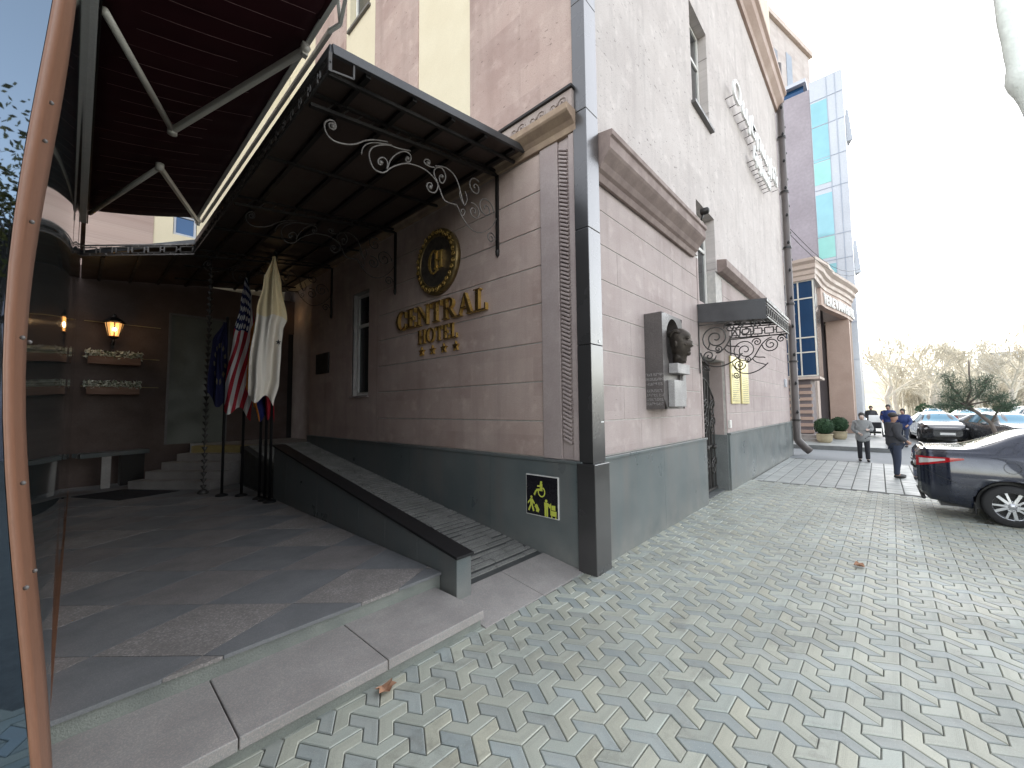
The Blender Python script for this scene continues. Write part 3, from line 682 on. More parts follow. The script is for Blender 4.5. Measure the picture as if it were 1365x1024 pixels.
w = window('window', H, 'x', 8.02, 8.93, 11.02, 13.18, 4.25, .06)
MB().box(4.06, 4.25, 7.95, 9.0, 10.93, 10.995).build('sill', 'frame_dark', w)
w = window('window', H, 'y', 8.47, 9.58, 8.27, 10.53, 2.74, .06, mull=(9.02,), trans=(9.75,), glass='glass')
MB().box(8.38, 9.68, 2.47, 2.74, 8.18, 8.245).build('sill', 'frame_dark', w)
w = window('window', H, 'y', 8.44, 9.64, 4.07, 6.13, 2.76, .06, mull=(9.05,), trans=(5.4,))
w = window('window', H, 'y', 1.51, 1.97, 6.43, 6.96, 13.05, .05, mat='panel_grey', glass='blue_glass')
# the reveal of the street door: granite jambs, back wall, iron gate
mb = MB(); mb.box(10.02, 10.075, 2.57, 2.9, -.1, 1.25); mb.build('door_jamb', 'kerb_stone', H)
mb = MB(); mb.box(10.021, 10.06, 2.63, 2.9, 1.252, 2.92); mb.build('door_jamb', 'tufa_plain', H)
mb = MB(); mb.box(8.40, 10.1, 2.9, 3.0, -.1, 2.95); mb.box(8.40, 10.1, 2.63, 2.899, 2.922, 2.924); mb.build('door_recess', 'interior', H)
mb = MB(); mb.box(8.45, 10.0, 2.64, 2.895, -.09, .02); mb.build('door_step', 'kerb_stone', H)
G = MB()
for k in range(8): xx = 8.5 + k * .2; G.box(xx, xx + .024, 2.80, 2.824, .05, 2.05 + .45 * sin(pi * k / 7))
G.box(8.45, 9.98, 2.79, 2.834, .05, .1); G.box(8.45, 9.98, 2.791, 2.833, 1.0, 1.04)
G.tube([(8.47 + 1.48 * t, 2.81, 2.07 + .45 * sin(pi * t)) for t in [i / 16 for i in range(17)]], .02, 6)
for cx_ in (8.72, 9.22, 9.72):
    for cz in (.55, 1.45, 1.85):
        p = spiral((cx_, cz), .2, 1.7, .4, 1, 26); G.tube([(a, 2.79, b) for a, b in p], .014, 6)
        p = spiral((cx_ + .1, cz + .1), .13, 1.5, 3, -1, 20); G.tube([(a, 2.785, b) for a, b in p], .012, 6)
    G.sphere((cx_, 2.76, 1.0), .05, 8)
G.build('iron_gate', 'iron', H)

# ------------------------------------------------------------------ metal clad corner column and downpipe
C_ = thing('corner_column', 'dark brown metal clad square pipe casing on the hotel corner', 'pipe casing', (4.19, 2.5, 0))
mb = MB(); zz = [1.25, 2.645, 4.06, 5.55, 6.98, 8.4, 9.9, 11.4, 13, 15, 17, 19.5]
for a, b in zip(zz, zz[1:]): mb.box(4.05, 4.33, 2.45, 2.64, a + .004, b - .004)
mb.build('casing', 'clad', C_, bevel=.006)
mb = MB(); mb.box(4.06, 4.32, 2.46, 2.63, 1.2, 19.4); mb.build('core', 'cap_black', C_)
mb = MB(); mb.box(4.02, 4.36, 2.415, 2.66, -.05, 1.245); mb.build('base_casing', 'clad', C_, bevel=.008)
mb = MB(); mb.box(4.22, 4.26, 2.444, 2.449, 2.68, 2.71); mb.box(4.235, 4.30, 2.4445, 2.449, 1.72, 1.735); mb.build('sticker', 'white', C_)
P = thing('downpipe', 'tall brown drainpipe at the far end of the street facade with kicked out foot', 'drainpipe', (19.15, 2.42, 0))
MB().tube([(19.12, 2.42, 16), (19.12, 2.42, .62), (19.14, 2.36, .5), (19.22, 2.22, .3), (19.3, 2.05, .12)], [.14] * 5, 12).build('pipe', 'pipe_brown', P)
for z in (1.3, 3.6, 5.9, 8.2, 10.5, 12.8): mb = MB(); mb.lathe([(.165, z), (.165, z + .07)], (19.12, 2.42, 0), 12); mb.box(19.1, 19.14, 2.42, 2.6, z + .02, z + .05); mb.build('bracket', 'black_metal', P)
LS = thing('light_string', 'cable of small dark bulbs hanging along the tall brown drainpipe', 'string lights', (19.35, 2.4, 1.5))
MB().tube([(19.31 + .03 * sin(i), 2.35, 1.6 + i * .55) for i in range(26)], .012, 4).build('cable', 'cap_black', LS)
for i in range(25):
    MB().lathe([(.018, .02), (.045, -.03), (.05, -.08), (.0001, -.13)], (19.37 + (.03 if i % 2 else -.5), 2.33, 1.7 + i * .56), 8).build('bulb', 'cap_black', LS)
WS = thing('wall_light_bracket', 'small dark spotlight fixed on the cornice end of the street facade', 'spotlight', (7.8, 2.2, 5.4))
MB().tube([(7.8, 2.3, 5.38), (7.8, 2.24, 5.5)], .02, 6).build('arm', 'black_metal', WS)
MB().lathe([(.03, -.08), (.06, -.06), (.07, .06), (.06, .07)], (7.8, 2.22, 5.54), 10, axis='y', caps=True).build('lamp_head', 'black_metal', WS)
# ------------------------------------------------------------------ entrance canopy
def key_band(mb, p0, p1, h, n, t=.012, mi=0):
    """openwork band of linked rectangles between two points (p = lower edge)"""
    p0, p1 = Vector(p0), Vector(p1); d = p1 - p0; up = Vector((0, 0, 1)); L = d.length; e = d / L
    mb.beam(p0, p1, t, t * 1.3, mi); mb.beam(p0 + up * h, p1 + up * h, t, t * 1.3, mi)
    s = L / n
    for i in range(n):
        a = p0 + e * (s * i + s * .12); b = p0 + e * (s * i + s * .88)
        z0, z1 = up * (h * .22), up * (h * .78)
        for q, r in ((a + z0, b + z0), (b + z0, b + z1), (b + z1, a + z1), (a + z1, a + z0)): mb.beam(q, r, t, t, mi, up=(.3, .7, .2))
        c = p0 + e * (s * i); m_ = up * (h * .5)
        mb.beam(c + e * (-s * .12) + m_, c + e * (s * .12) + m_, t * .8, t * .8, mi)
        mb.beam(c + e * (s * .5) + up * t * .6, c + e * (s * .5) + z0, t * .8, t * .8, mi, up=(1, 0, 0)); mb.beam(c + e * (s * .5) + z1, c + e * (s * .5) + up * h, t * .8, t * .8, mi, up=(1, 0, 0))
K = thing('entrance_canopy', 'large dark metal entrance canopy on scroll brackets over the ramp and forecourt', 'canopy', (4.1, 6.5, 5.2))
zc = lambda x: 5.12 + .135 * (x - 1.42)
def slab(mb, poly, dz0, dz1, mi=0):
    n = len(poly)
    vs = [(x, y, zc(x) + dz0) for x, y in poly] + [(x, y, zc(x) + dz1) for x, y in poly]
    mb.add(vs, [tuple(range(n))[::-1], tuple(range(n, 2 * n))] + [(i, (i + 1) % n, n + (i + 1) % n, n + i) for i in range(n)], mi)
mb = MB(); slab(mb, [(1.45, 3.46), (4.09, 3.46), (4.09, 9.4), (1.45, 9.4)], -.035, -.012); slab(mb, [(1.45, 9.402), (4.09, 9.402), (4.09, 12.98), (-.03, 12.98), (-.03, 10.96)], -.036, -.013)
mb.build('roof_panel', 'canopy_panel', K)
mb = MB(); slab(mb, [(1.43, 3.44), (4.09, 3.44), (4.09, 12.98), (-.03, 12.98), (-.03, 11.0), (1.43, 9.42)], .0, .02); mb.build('roof_sheet', 'grey_metal', K)
mb = MB()
for a, b, c, d in ((1.42, 3.43, 4.095, 3.43), (1.42, 3.43, 1.42, 9.38), (1.42, 9.38, -.04, 10.95)):
    mb.beam((a, b, zc(a) - .02), (c, d, zc(c) - .02), .045, .09)
mb.build('fascia', 'grey_metal', K, bevel=.004)
mb = MB()
for x in (1.78, 2.3, 2.82, 3.34, 3.86): mb.beam((x, 3.46, zc(x) - .065), (x, 12.9, zc(x) - .065), .05, .05)
for x, y0 in ((1.25, 9.75), (.75, 10.3), (.25, 10.85)): mb.beam((x, y0, zc(x) - .065), (x, 12.9, zc(x) - .065), .05, .05)
for y in (3.62, 5.4, 8.2, 10.8, 12): mb.beam((1.45, y, zc(1.45) - .11), (4.08, y, zc(4.08) - .11), .035, .035)
mb.build('rib', 'black_metal', K)
mb = MB()
key_band(mb, (1.40, 3.43, zc(1.42) - .235), (1.40, 9.36, zc(1.42) - .235), .16, 26, .014)
mb2 = MB(); key_band(mb2, (1.40, 9.36, zc(1.4) - .26), (-.03, 10.90, zc(-.03) - .08), .19, 7, .02); mb2.build('openwork_band', 'iron_light', K)
for y in (3.43, 9.37): mb.beam((1.40, y, zc(1.42) - .24), (1.40, y, zc(1.42) - .06), .03, .03)
mb.beam((1.42, 3.43, zc(1.42) - .22), (1.62, 3.43, zc(1.62) - .2), .016, .016); mb.beam((1.62, 3.43, zc(1.62) - .2), (1.62, 3.43, zc(1.62) - .05), .016, .016)
mb.build('openwork_band', 'iron', K)
BR = {'c1': [(1.688, 4.784), (1.705, 4.819), (1.679, 4.846), (1.637, 4.818), (1.646, 4.779), (1.688, 4.784)],
 'c1b': [(1.70, 4.80), (1.709, 4.83), (1.687, 4.871), (1.637, 4.858), (1.596, 4.805), (1.598, 4.736), (1.64, 4.679), (1.716, 4.665), (1.837, 4.699), (1.936, 4.757), (2.019, 4.831), (2.134, 4.901), (2.3, 4.96)],
 'leaf': [(1.987, 4.662), (1.998, 4.732), (2.039, 4.799), (2.115, 4.857), (2.214, 4.901), (2.35, 4.95)],
 'c2': [(2.217, 4.676), (2.237, 4.695), (2.227, 4.658), (2.193, 4.646), (2.181, 4.678), (2.206, 4.725), (2.257, 4.749), (2.294, 4.722), (2.299, 4.675), (2.289, 4.631)],
 'c2b': [(2.6, 5.0), (2.424, 4.947), (2.317, 4.929), (2.195, 4.868), (2.106, 4.791), (2.074, 4.704), (2.095, 4.619), (2.138, 4.564), (2.218, 4.561), (2.279, 4.598), (2.331, 4.66), (2.426, 4.743), (2.558, 4.823), (2.696, 4.856), (2.816, 4.858), (2.916, 4.827), (2.992, 4.774), (3.044, 4.687), (3.118, 4.581), (3.315, 4.603)],
 'c3': [(2.299, 4.646), (2.33, 4.748), (2.392, 4.846), (2.49, 4.939), (2.568, 4.961), (2.607, 4.928), (2.598, 4.873), (2.558, 4.838), (2.535, 4.864), (2.562, 4.901)],
 'sp1': [(3.005, 4.779), (2.997, 4.69), (2.954, 4.625), (2.879, 4.609), (2.837, 4.655), (2.854, 4.705), (2.903, 4.726), (2.916, 4.688), (2.886, 4.665)],
 'sp2': [(3.005, 4.779), (2.954, 4.844), (2.946, 4.905), (2.992, 4.969), (3.07, 4.994), (3.123, 4.94), (3.123, 4.874), (3.083, 4.802), (3.039, 4.805), (3.031, 4.867), (3.065, 4.903), (3.091, 4.882)],
 'sp3': [(2.953, 4.952), (2.89, 4.934), (2.816, 4.932), (2.796, 4.965), (2.828, 5.001), (2.878, 5.003), (2.878, 4.964), (2.845, 4.941)],
 'arch': [(2.966, 4.979), (3.123, 5.029), (3.26, 5.0), (3.344, 4.9), (3.401, 4.741), (3.444, 4.643)],
 'low': [(3.315, 4.603), (3.357, 4.542), (3.443, 4.436), (3.576, 4.355), (3.714, 4.354), (3.858, 4.425), (3.992, 4.554), (4.061, 4.677)],
 'low2': [(3.415, 4.529), (3.386, 4.553), (3.429, 4.587), (3.458, 4.561), (3.429, 4.5), (3.377, 4.486)],
 's5': spiral((3.85, 4.75), .16, 1.6, 0, 1), 's6': spiral((3.62, 4.62), .12, 1.5, 2, -1), 's7': spiral((3.95, 4.35), .09, 1.5, 0, 1), 's8': spiral((3.65, 4.98), .13, 1.5, 1, 1), 'l9': [(3.45, 4.64), (3.5, 4.75), (3.46, 4.85)], 'l10': [(3.45, 4.64), (3.38, 4.72), (3.36, 4.8)]}
def smooth(pts, k=3):
    out = []
    n = len(pts)
    for i in range(n - 1):
        p0, p1, p2, p3 = pts[max(i - 1, 0)], pts[i], pts[i + 1], pts[min(i + 2, n - 1)]
        for j in range(k):
            t = j / k
            out.append(tuple(.5 * (2 * b + (c - a) * t + (2 * a - 5 * b + 4 * c - d) * t * t + (3 * b - a - 3 * c + d) * t ** 3) for a, b, c, d in zip(p0, p1, p2, p3)))
    out.append(pts[-1]); return out
for y in (4.0, 6.78, 9.64):
    mb = MB()
    mb.beam((1.45, y, 4.915), (4.08, y, 5.345), .05, .035)
    mb.beam((1.45, y, 5.04), (4.08, y, 5.40), .04, .03)
    mb.beam((4.082, y, 4.17), (4.082, y, 5.36), .05, .03)
    mb.lathe([(.002, 0), (.03, .04), (.035, .1)], (4.082, y, 4.1), 8)
    for k in range(16):
        x = 1.6 + k * .155; mb.beam((x, y, 4.915 + .1635 * (x - 1.45)), (x + .08, y, 5.03 + .1367 * (x - 1.45)), .014, .014)
    br = mb.build('bracket', 'black_metal', K)
    mb = MB()
    for k_, pts in BR.items(): mb.tube([(a, y, b) for a, b in smooth(pts)], .0095 if k_[0] != 'l' else .007, 6)
    for c in ((1.675, 4.81), (2.215, 4.675), (2.89, 4.667), (3.07, 4.885), (2.85, 4.96), (2.56, 4.885)): mb.sphere((c[0], y, c[1]), .026, 8)
    mb.build('scrollwork', 'iron_light' if y < 5 else 'iron', br)

# ------------------------------------------------------------------ burgundy awning between kiosk and canopy
A_ = thing('folding_arm_awning', 'burgundy fabric awning with two folding arms stretched between the glass kiosk and the canopy', 'awning', (.7, 6.3, 5.2))
za = lambda x: 5.13 + .27 * (x + .02)
mb = MB(); mb.grid(lambda u, v: (.0 + 1.40 * u, 3.2 + 6.0 * v, za(1.4 * u) - .03 * sin(pi * u) + .004 * sin(v * 90)), 10, 120)
f = mb.build('fabric', 'awning', A_)
so = f.modifiers.new('thick', 'SOLIDIFY'); so.thickness = .003
mb = MB(); y = 3.35; random.seed(5)
while y < 9.1:
    x0 = random.uniform(.02, .25); x1 = random.uniform(.9, 1.36)
    mb.tube([(x0 + (x1 - x0) * t, y, za(x0 + (x1 - x0) * t) - .03 * sin(pi * (x0 + (x1 - x0) * t) / 1.4) - .006) for t in (0, .25, .5, .75, 1)], .0022, 4); y += .235
mb.build('seam', 'seam', A_)
mb = MB(); mb.beam((1.405, 3.3, za(1.4) + .02), (1.405, 9.22, za(1.4) + .02), .05, .08); mb.build('front_bar', 'white_alu', A_, bevel=.008)
mb = MB(); mb.beam((1.485, 3.62, za(1.4) - .05), (1.47, 9.2, za(1.4) - .05), .03, .05); mb.build('lower_bar', 'alu', A_)
mb = MB(); mb.lathe([(.0001, 3.12), (.085, 3.12), (.085, 3.62), (.0001, 3.62)], (1.36, 0, za(1.4) + .06), 16, axis='y'); mb.build('roller_end', 'awning', A_)
mb = MB()
for a, b in (((1.42, 3.36, za(1.4) + .13), (1.52, 3.5, za(1.4) - .05)), ((1.52, 3.5, za(1.4) - .05), (1.46, 3.62, za(1.4) - .09)), ((1.42, 3.36, za(1.4) + .13), (1.46, 3.25, za(1.4) + .02)), ((1.46, 3.25, za(1.4) + .02), (1.52, 3.5, za(1.4) - .05))): mb.beam(a, b, .03, .03)
mb.build('end_bracket', 'white_alu', A_, bevel=.003)
mb = MB(); mb.box(-.075, .004, 3.1, 9.25, 4.93, 5.12); mb.build('cassette', 'white', A_, bevel=.01)  # white colour stands in for a brightly sky-lit strip
mb = MB(); mb.box(.006, .02, 3.1, 9.24, 4.93, 5.125); mb.build('cassette_edge', 'black_metal', A_)
arms = [[(.03, 4.3, 5.03), (.62, 5.75, 5.08), (1.38, 3.98, 5.42)], [(.03, 9.02, 5.03), (.62, 6.75, 5.08), (1.40, 9.12, 5.40)]]
for a in arms:
    mb = MB(); mb.tube([a[0], a[1]], .03, 10); f_ = mb.build('arm', 'alu', A_)
    mb = MB(); mb.beam(a[1], a[2], .05, .075); mb.build('arm', 'alu', A_, bevel=.015)
    mb = MB(); mb.lathe([(.0001, -.05), (.045, -.045), (.045, .045), (.0001, .05)], a[1], 12); mb.build('elbow', 'alu', A_)
    mb = MB(); mb.beam((a[2][0], a[2][1], a[2][2] - .06), (a[2][0], a[2][1], a[2][2] + .07), .06, .05); mb.lathe([(.0001, -.06), (.04, -.055), (.04, .055), (.0001, .06)], a[2], 10, axis='y'); mb.build('arm_joint', 'alu', A_)

# ------------------------------------------------------------------ glass kiosk on the left
KI = thing('glass_kiosk', 'dark glass kiosk wall with rust brown metal corner post left of the forecourt', 'kiosk', (-.3, 2, 0))
bow = lambda z: -.071 + (.085 * (1 - exp(-((z - 2.08) / .8) ** 2)) if z < 2.08 else .036 * (1 - exp(-((z - 2.08) / .5) ** 2)))
def sst(a, b, x): t = max(0, min(1, (x - a) / (b - a))); return t * t * (3 - 2 * t)
mb = MB()
def fpost(u, v):
    z = -.0 + 5.1 * v; return (bow(z) + .009 - .007 * exp(-((z - 2.0) / .4) ** 2), .90 + .31 * u, z)
mb.grid(fpost, 3, 70)
o = mb.build('corner_post', 'post', KI); so = o.modifiers.new('thick', 'SOLIDIFY'); so.thickness = .004; so.offset = -1
for z, yy in ((1.25, 1.13), (1.62, 1.12), (1.64, .95), (1.79, 1.0), (2.02, 1.0), (2.03, 1.14), (2.21, 1.0), (2.36, 1.02), (2.43, 1.02)):
    MB().sphere((bow(z) + .009, yy, z), .0035, 8).build('screw', 'frame_dark', KI)
def fpane(u, v):
    z = .262 + 4.66 * v; y = 1.212 + 10.86 * u ** 1.7; t = sst(1.3, 3.6, y)
    return ((bow(z) - .012) * (1 - t) - .045 * t + .003 * sin(y * 2.1 + z) * t, y, z)
mb = MB(); mb.grid(fpane, 60, 60); mb.build('side_pane', 'kiosk_glass', KI)
mb = MB(); mb.box(-.06, -.03, 3.3, 12.1, .25, .33); mb.build('base_rail', 'post', KI)
def ffront(u, v):
    z = .05 + 5.0 * v; return (bow(z) + .004 - .007 * exp(-((z - 2.0) / .4) ** 2) - 3 * u, .903, z + .0)
mb = MB(); mb.grid(ffront, 12, 60); mb.build('front_pane', 'mirror_glass', KI)
mb = MB(); mb.box(-3, -.14, .96, 12.2, 0, 5.0); mb.build('kiosk_body', 'interior', KI)
mb = MB(); mb.box(-3.05, -.0, .88, 12.2, 5.13, 5.3); mb.build('roof', 'post', KI)

# ------------------------------------------------------------------ lettering and emblem on the side wall
def ring_poly(cx_, cy, rx0, ry0, rx1, ry1, a0, a1, n=20):
    return [[(cx_ + rx0 * cos(a), cy + ry0 * sin(a)), (cx_ + rx0 * cos(b), cy + ry0 * sin(b)), (cx_ + rx1 * cos(b), cy + ry1 * sin(b)), (cx_ + rx1 * cos(a), cy + ry1 * sin(a))]
            for a, b in [(a0 + (a1 - a0) * i / n, a0 + (a1 - a0) * (i + 1) / n) for i in range(n)]]
def rect(x0, x1, y0, y1): return [(x0, y0), (x1, y0), (x1, y1), (x0, y1)]
TK, TN, SF = .17, .065, .05
def stem(x, s=.09): return [rect(x, x + TK, 0, 1), rect(x - s, x, 0, SF), rect(x + TK, x + TK + s, 0, SF), rect(x - s, x, 1 - SF, 1), rect(x + TK, x + TK + s, 1 - SF, 1)]
def glyph(c):
    """serif capitals on a unit em: (polygons, advance)"""
    if c == 'C': return ring_poly(.44, .5, .44, .52, .27, .46, radians(42), radians(318), 26) + [rect(.70, .76, .62, .93), rect(.70, .76, .06, .3)], .86
    if c == 'O': return ring_poly(.47, .5, .47, .52, .29, .45, 0, 2 * pi, 32), 1.02
    if c == 'E': return stem(.1, .09)[:1] + [rect(0, .1, 0, SF), rect(0, .1, 1 - SF, 1), rect(.27, .66, 0, TN), rect(.27, .62, 1 - TN, 1), rect(.27, .5, .48, .48 + TN), rect(.60, .66, TN, .27), rect(.57, .62, .77, 1 - TN), rect(.46, .5, .4, .48), rect(.46, .5, .48 + TN, .62)], .76
    if c == 'N': return [rect(.1, .17, 0, 1), rect(0, .1, 0, SF), rect(.17, .27, 0, SF), rect(0, .1, 1 - SF, 1), [(.17, 1), (.17, .78), (.72, 0), (.72, .24)], rect(.72, .79, 0, 1), rect(.62, .72, 1 - SF, 1), rect(.79, .89, 1 - SF, 1)], .98
    if c == 'T': return [rect(.29, .29 + TK, 0, 1 - TN), rect(.19, .29, 0, SF), rect(.46, .56, 0, SF), rect(0, .75, 1 - TN, 1), rect(0, .05, .74, 1 - TN), rect(.70, .75, .74, 1 - TN)], .84
    if c == 'R': return stem(.1) [:3] + [rect(0, .1, 1 - SF, 1), rect(.27, .42, 1 - TN, 1), rect(.27, .42, .46, .46 + TN)] + ring_poly(.42, .73, .28, .27, .13, .205, -pi / 2, pi / 2, 14) + [[(.36, .46), (.55, .46), (.84, .04), (.62, .04)], rect(.62, .92, 0, .04)], .94
    if c == 'A': return [[(.08, 0), (.15, 0), (.46, .92), (.42, 1)], [(.42, 1), (.46, .76), (.66, 0), (.86, 0), (.5, 1)], rect(.0, .08, 0, SF), rect(.15, .24, 0, SF), rect(.56, .66, 0, SF), rect(.86, .95, 0, SF), rect(.26, .56, .3, .3 + TN)], .98
    if c == 'L': return stem(.1)[:1] + [rect(0, .1, 0, SF), rect(0, .1, 1 - SF, 1), rect(.27, .36, 1 - SF, 1), rect(.27, .66, 0, TN), rect(.60, .66, TN, .3)], .74
    if c == 'H': return stem(.1) + stem(.66) + [rect(.27, .66, .47, .47 + TN)], 1.02
def place_word(word, name, parent, y_left, z0, h, width, depth, mat):
    adv = [glyph(c)[1] for c in word]; sx = width / (sum(adv) - .05)
    x = 0
    for c in word:
        polys, a = glyph(c); mb = MB()
        for i, p in enumerate(polys):
            pts = [(4.094 - .0, y_left - (x + q[0]) * sx, z0 + q[1] * h) for q in p]
            mb.extr2(pts, (-(depth + .0007 * (i % 7)), 0, 0))
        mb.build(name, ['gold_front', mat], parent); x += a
SG = thing('wall_lettering', 'raised brass letters reading CENTRAL HOTEL with four stars on the side wall', 'sign', (4.09, 5.4, 2.9))
place_word('CENTRAL', 'letter', SG, 6.65, 3.37, .345, 2.45, .062, 'gold')
place_word('HOTEL', 'letter', SG, 5.98, 3.045, .245, 1.08, .045, 'gold')
for yc in (5.87, 5.56, 5.25, 4.94):
    mb = MB(); pts = [(4.094, yc + (.085 if k % 2 == 0 else .034) * sin(k * pi / 5), 2.905 + (.085 if k % 2 == 0 else .034) * cos(k * pi / 5)) for k in range(10)]
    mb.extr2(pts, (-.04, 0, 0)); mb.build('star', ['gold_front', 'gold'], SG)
E_ = thing('hotel_emblem', 'round antique brass emblem with CH monogram above the brass hotel letters', 'emblem', (4.09, 5.41, 4.39))
mb = MB()
mb.lathe([(.0001, -.035), (.36, -.03), (.40, -.045), (.42, -.05)], (4.07, 5.41, 4.39), 48, axis='x'); mb.build('dish', 'bronze', E_)
mb = MB(); mb.lathe([(.42, -.01), (.42, -.05), (.45, -.075), (.54, -.06), (.565, -.035), (.565, .03), (.5, .03)], (4.07, 5.41, 4.39), 56, axis='x'); ri = mb.build('rim', 'gold_dark', E_)
mb = MB(); random.seed(4)
for k in range(30):
    a = 2 * pi * k / 30; r = .49
    p = spiral((r * cos(a), r * sin(a)), .045, 1.2, a + random.random() * 2, random.choice((1, -1)), 10)
    mb.tube([(3.997, 5.41 + b, 4.39 + c) for b, c in p], .008, 5)
mb.build('floral_relief', 'gold', ri)
mb = MB()
polys, a = glyph('C')
for i, p in enumerate(polys): mb.extr([(4.045, 5.63 - q[0] * .36, 4.20 + q[1] * .40) for q in p], (-.02 - .0005 * (i % 7), 0, 0))
polys, a = glyph('H')
for i, p in enumerate(polys): mb.extr([(4.035, 5.44 - q[0] * .24, 4.26 + q[1] * .29) for q in p], (-.03 - .0005 * (i % 7), 0, 0))
mb.build('monogram', 'gold', E_)

# ------------------------------------------------------------------ accessibility sign
AS = thing('access_sign', 'square black sign with lime green wheelchair and luggage pictograms on the granite plinth', 'sign', (4.04, 3.2, .78))
mb = MB(); mb.box(4.032, 4.05, 2.94, 3.46, .53, 1.045); mb.build('sign_border', 'frame_white', AS, bevel=.002)
mb = MB(); mb.box(4.028, 4.034, 2.952, 3.448, .542, 1.033); mb.build('sign_panel', 'sign_black', AS)
mb = MB()
SX = 4.0275
def sp(pts, d=.0022): mb.extr([(SX, 3.46 - a * .52, .53 + b * .515) for a, b in pts], (-d, 0, 0))
def disc(cx_, cy, r, n=14): sp([(cx_ + r * cos(2 * pi * k / n), cy + r * sin(2 * pi * k / n)) for k in range(n)])
# wheelchair (facing left)
for q in ring_poly(.50, .60, .115, .13, .085, .098, radians(-195), radians(65), 18): sp(q)
disc(.49, .83, .032); sp([(.45, .8), (.53, .8), (.53, .62), (.46, .62)], .003); sp([(.46, .68), (.46, .62), (.33, .60), (.33, .655)], .0026); sp([(.36, .62), (.31, .62), (.25, .52), (.29, .49)], .0029); sp([(.45, .76), (.45, .72), (.37, .71), (.37, .75)], .0024)
# traveller with a trolley case
disc(.18, .44, .033); sp([(.14, .40), (.22, .40), (.22, .25), (.14, .25)], .003); sp([(.14, .39), (.14, .34), (.07, .26), (.055, .30)], .0026); sp([(.22, .39), (.28, .31), (.26, .27), (.22, .33)], .0027)
sp([(.14, .255), (.185, .255), (.11, .09), (.07, .11)], .0024); sp([(.175, .255), (.22, .255), (.27, .11), (.225, .09)], .0028); sp([(.30, .27), (.35, .29), (.43, .16), (.40, .09), (.32, .11), (.33, .16), (.28, .22)], .003)
# porter with a loaded cart
disc(.64, .40, .036); sp([(.58, .36), (.70, .36), (.69, .2), (.59, .2)], .003); sp([(.59, .205), (.635, .205), (.635, .03), (.59, .03)], .0026); sp([(.645, .205), (.69, .205), (.69, .03), (.645, .03)], .0028); sp([(.69, .35), (.76, .33), (.78, .26), (.74, .24), (.70, .29)], .0024)
sp([(.765, .08), (.785, .08), (.785, .36), (.765, .36)], .0029); sp([(.80, .21), (.91, .21), (.91, .32), (.80, .32)], .003); sp([(.79, .07), (.94, .07), (.94, .19), (.79, .19)], .0026); disc(.80, .04, .022); disc(.92, .04, .022)
mb.build('pictogram', 'sign_green', AS)

# small plate by the door, wall lamps
NP = tag(MB().box(4.06, 4.098, 9.72, 10.45, 2.8, 3.3).build('name_plate', 'black_metal', bevel=.006), 'small dark metal plate on the side wall beyond the narrow window', 'plaque')

def lantern(name, label, c, s):
    L = thing(name, label, 'lantern', c); x, y, z = c
    mb = MB(); mb.beam((x, y + .22 * s, z - .42 * s), (x, y + .22 * s, z - .05 * s), .07 * s, .05 * s); mb.tube([(x, y + .2 * s, z - .3 * s), (x, y + .02 * s, z - .36 * s), (x, y, z - .2 * s)], .025 * s, 8)
    mb.lathe([(.02 * s, -.24 * s), (.09 * s, -.2 * s), (.10 * s, -.17 * s)], c, 8); mb.build('bracket', 'black_metal', L)
    mb = MB()
    for k in range(6):
        a0 = pi / 6 + k * pi / 3
        mb.tube([(x + .1 * s * cos(a0), y + .1 * s * sin(a0), z - .17 * s), (x + .16 * s * cos(a0), y + .16 * s * sin(a0), z + .14 * s)], .01 * s, 5)
    mb.lathe([(.19 * s, .14 * s), (.2 * s, .16 * s), (.1 * s, .25 * s), (.03 * s, .28 * s), (.03 * s, .33 * s), (.0001, .36 * s)], c, 6, sm=False); mb.build('frame', 'black_metal', L)
    mb = MB(); mb.lathe([(.095 * s, -.165 * s), (.155 * s, .135 * s)], c, 6, sm=False);
    mb.build('glass_shade', 'lantern_glow', L)
    mb = MB(); mb.sphere((x, y - .17 * s, z - .03 * s), .035 * s, 8); mb.build('bulb', 'lantern_bulb', L)
    return L
lantern('wall_lantern', 'lit hexagonal black lantern above the flower boxes on the rear wall', (.52, 12.68, 3.78), .98)
lantern('wall_lantern', 'small lit lantern on the dark rear wall half hidden behind the white flag', (3.95, 12.75, 4.75), .8)
def point(name, loc, e):
    l = bpy.data.lights.new(name, 'POINT'); l.energy = e; l.color = (1, .62, .28); l.shadow_soft_size = .06
    o = bpy.data.objects.new(name, l); o.location = loc; COL.objects.link(o)
point('lantern_light', (.52, 12.40, 3.72), 2.6); point('lantern_light', (3.95, 12.5, 4.70), .5)

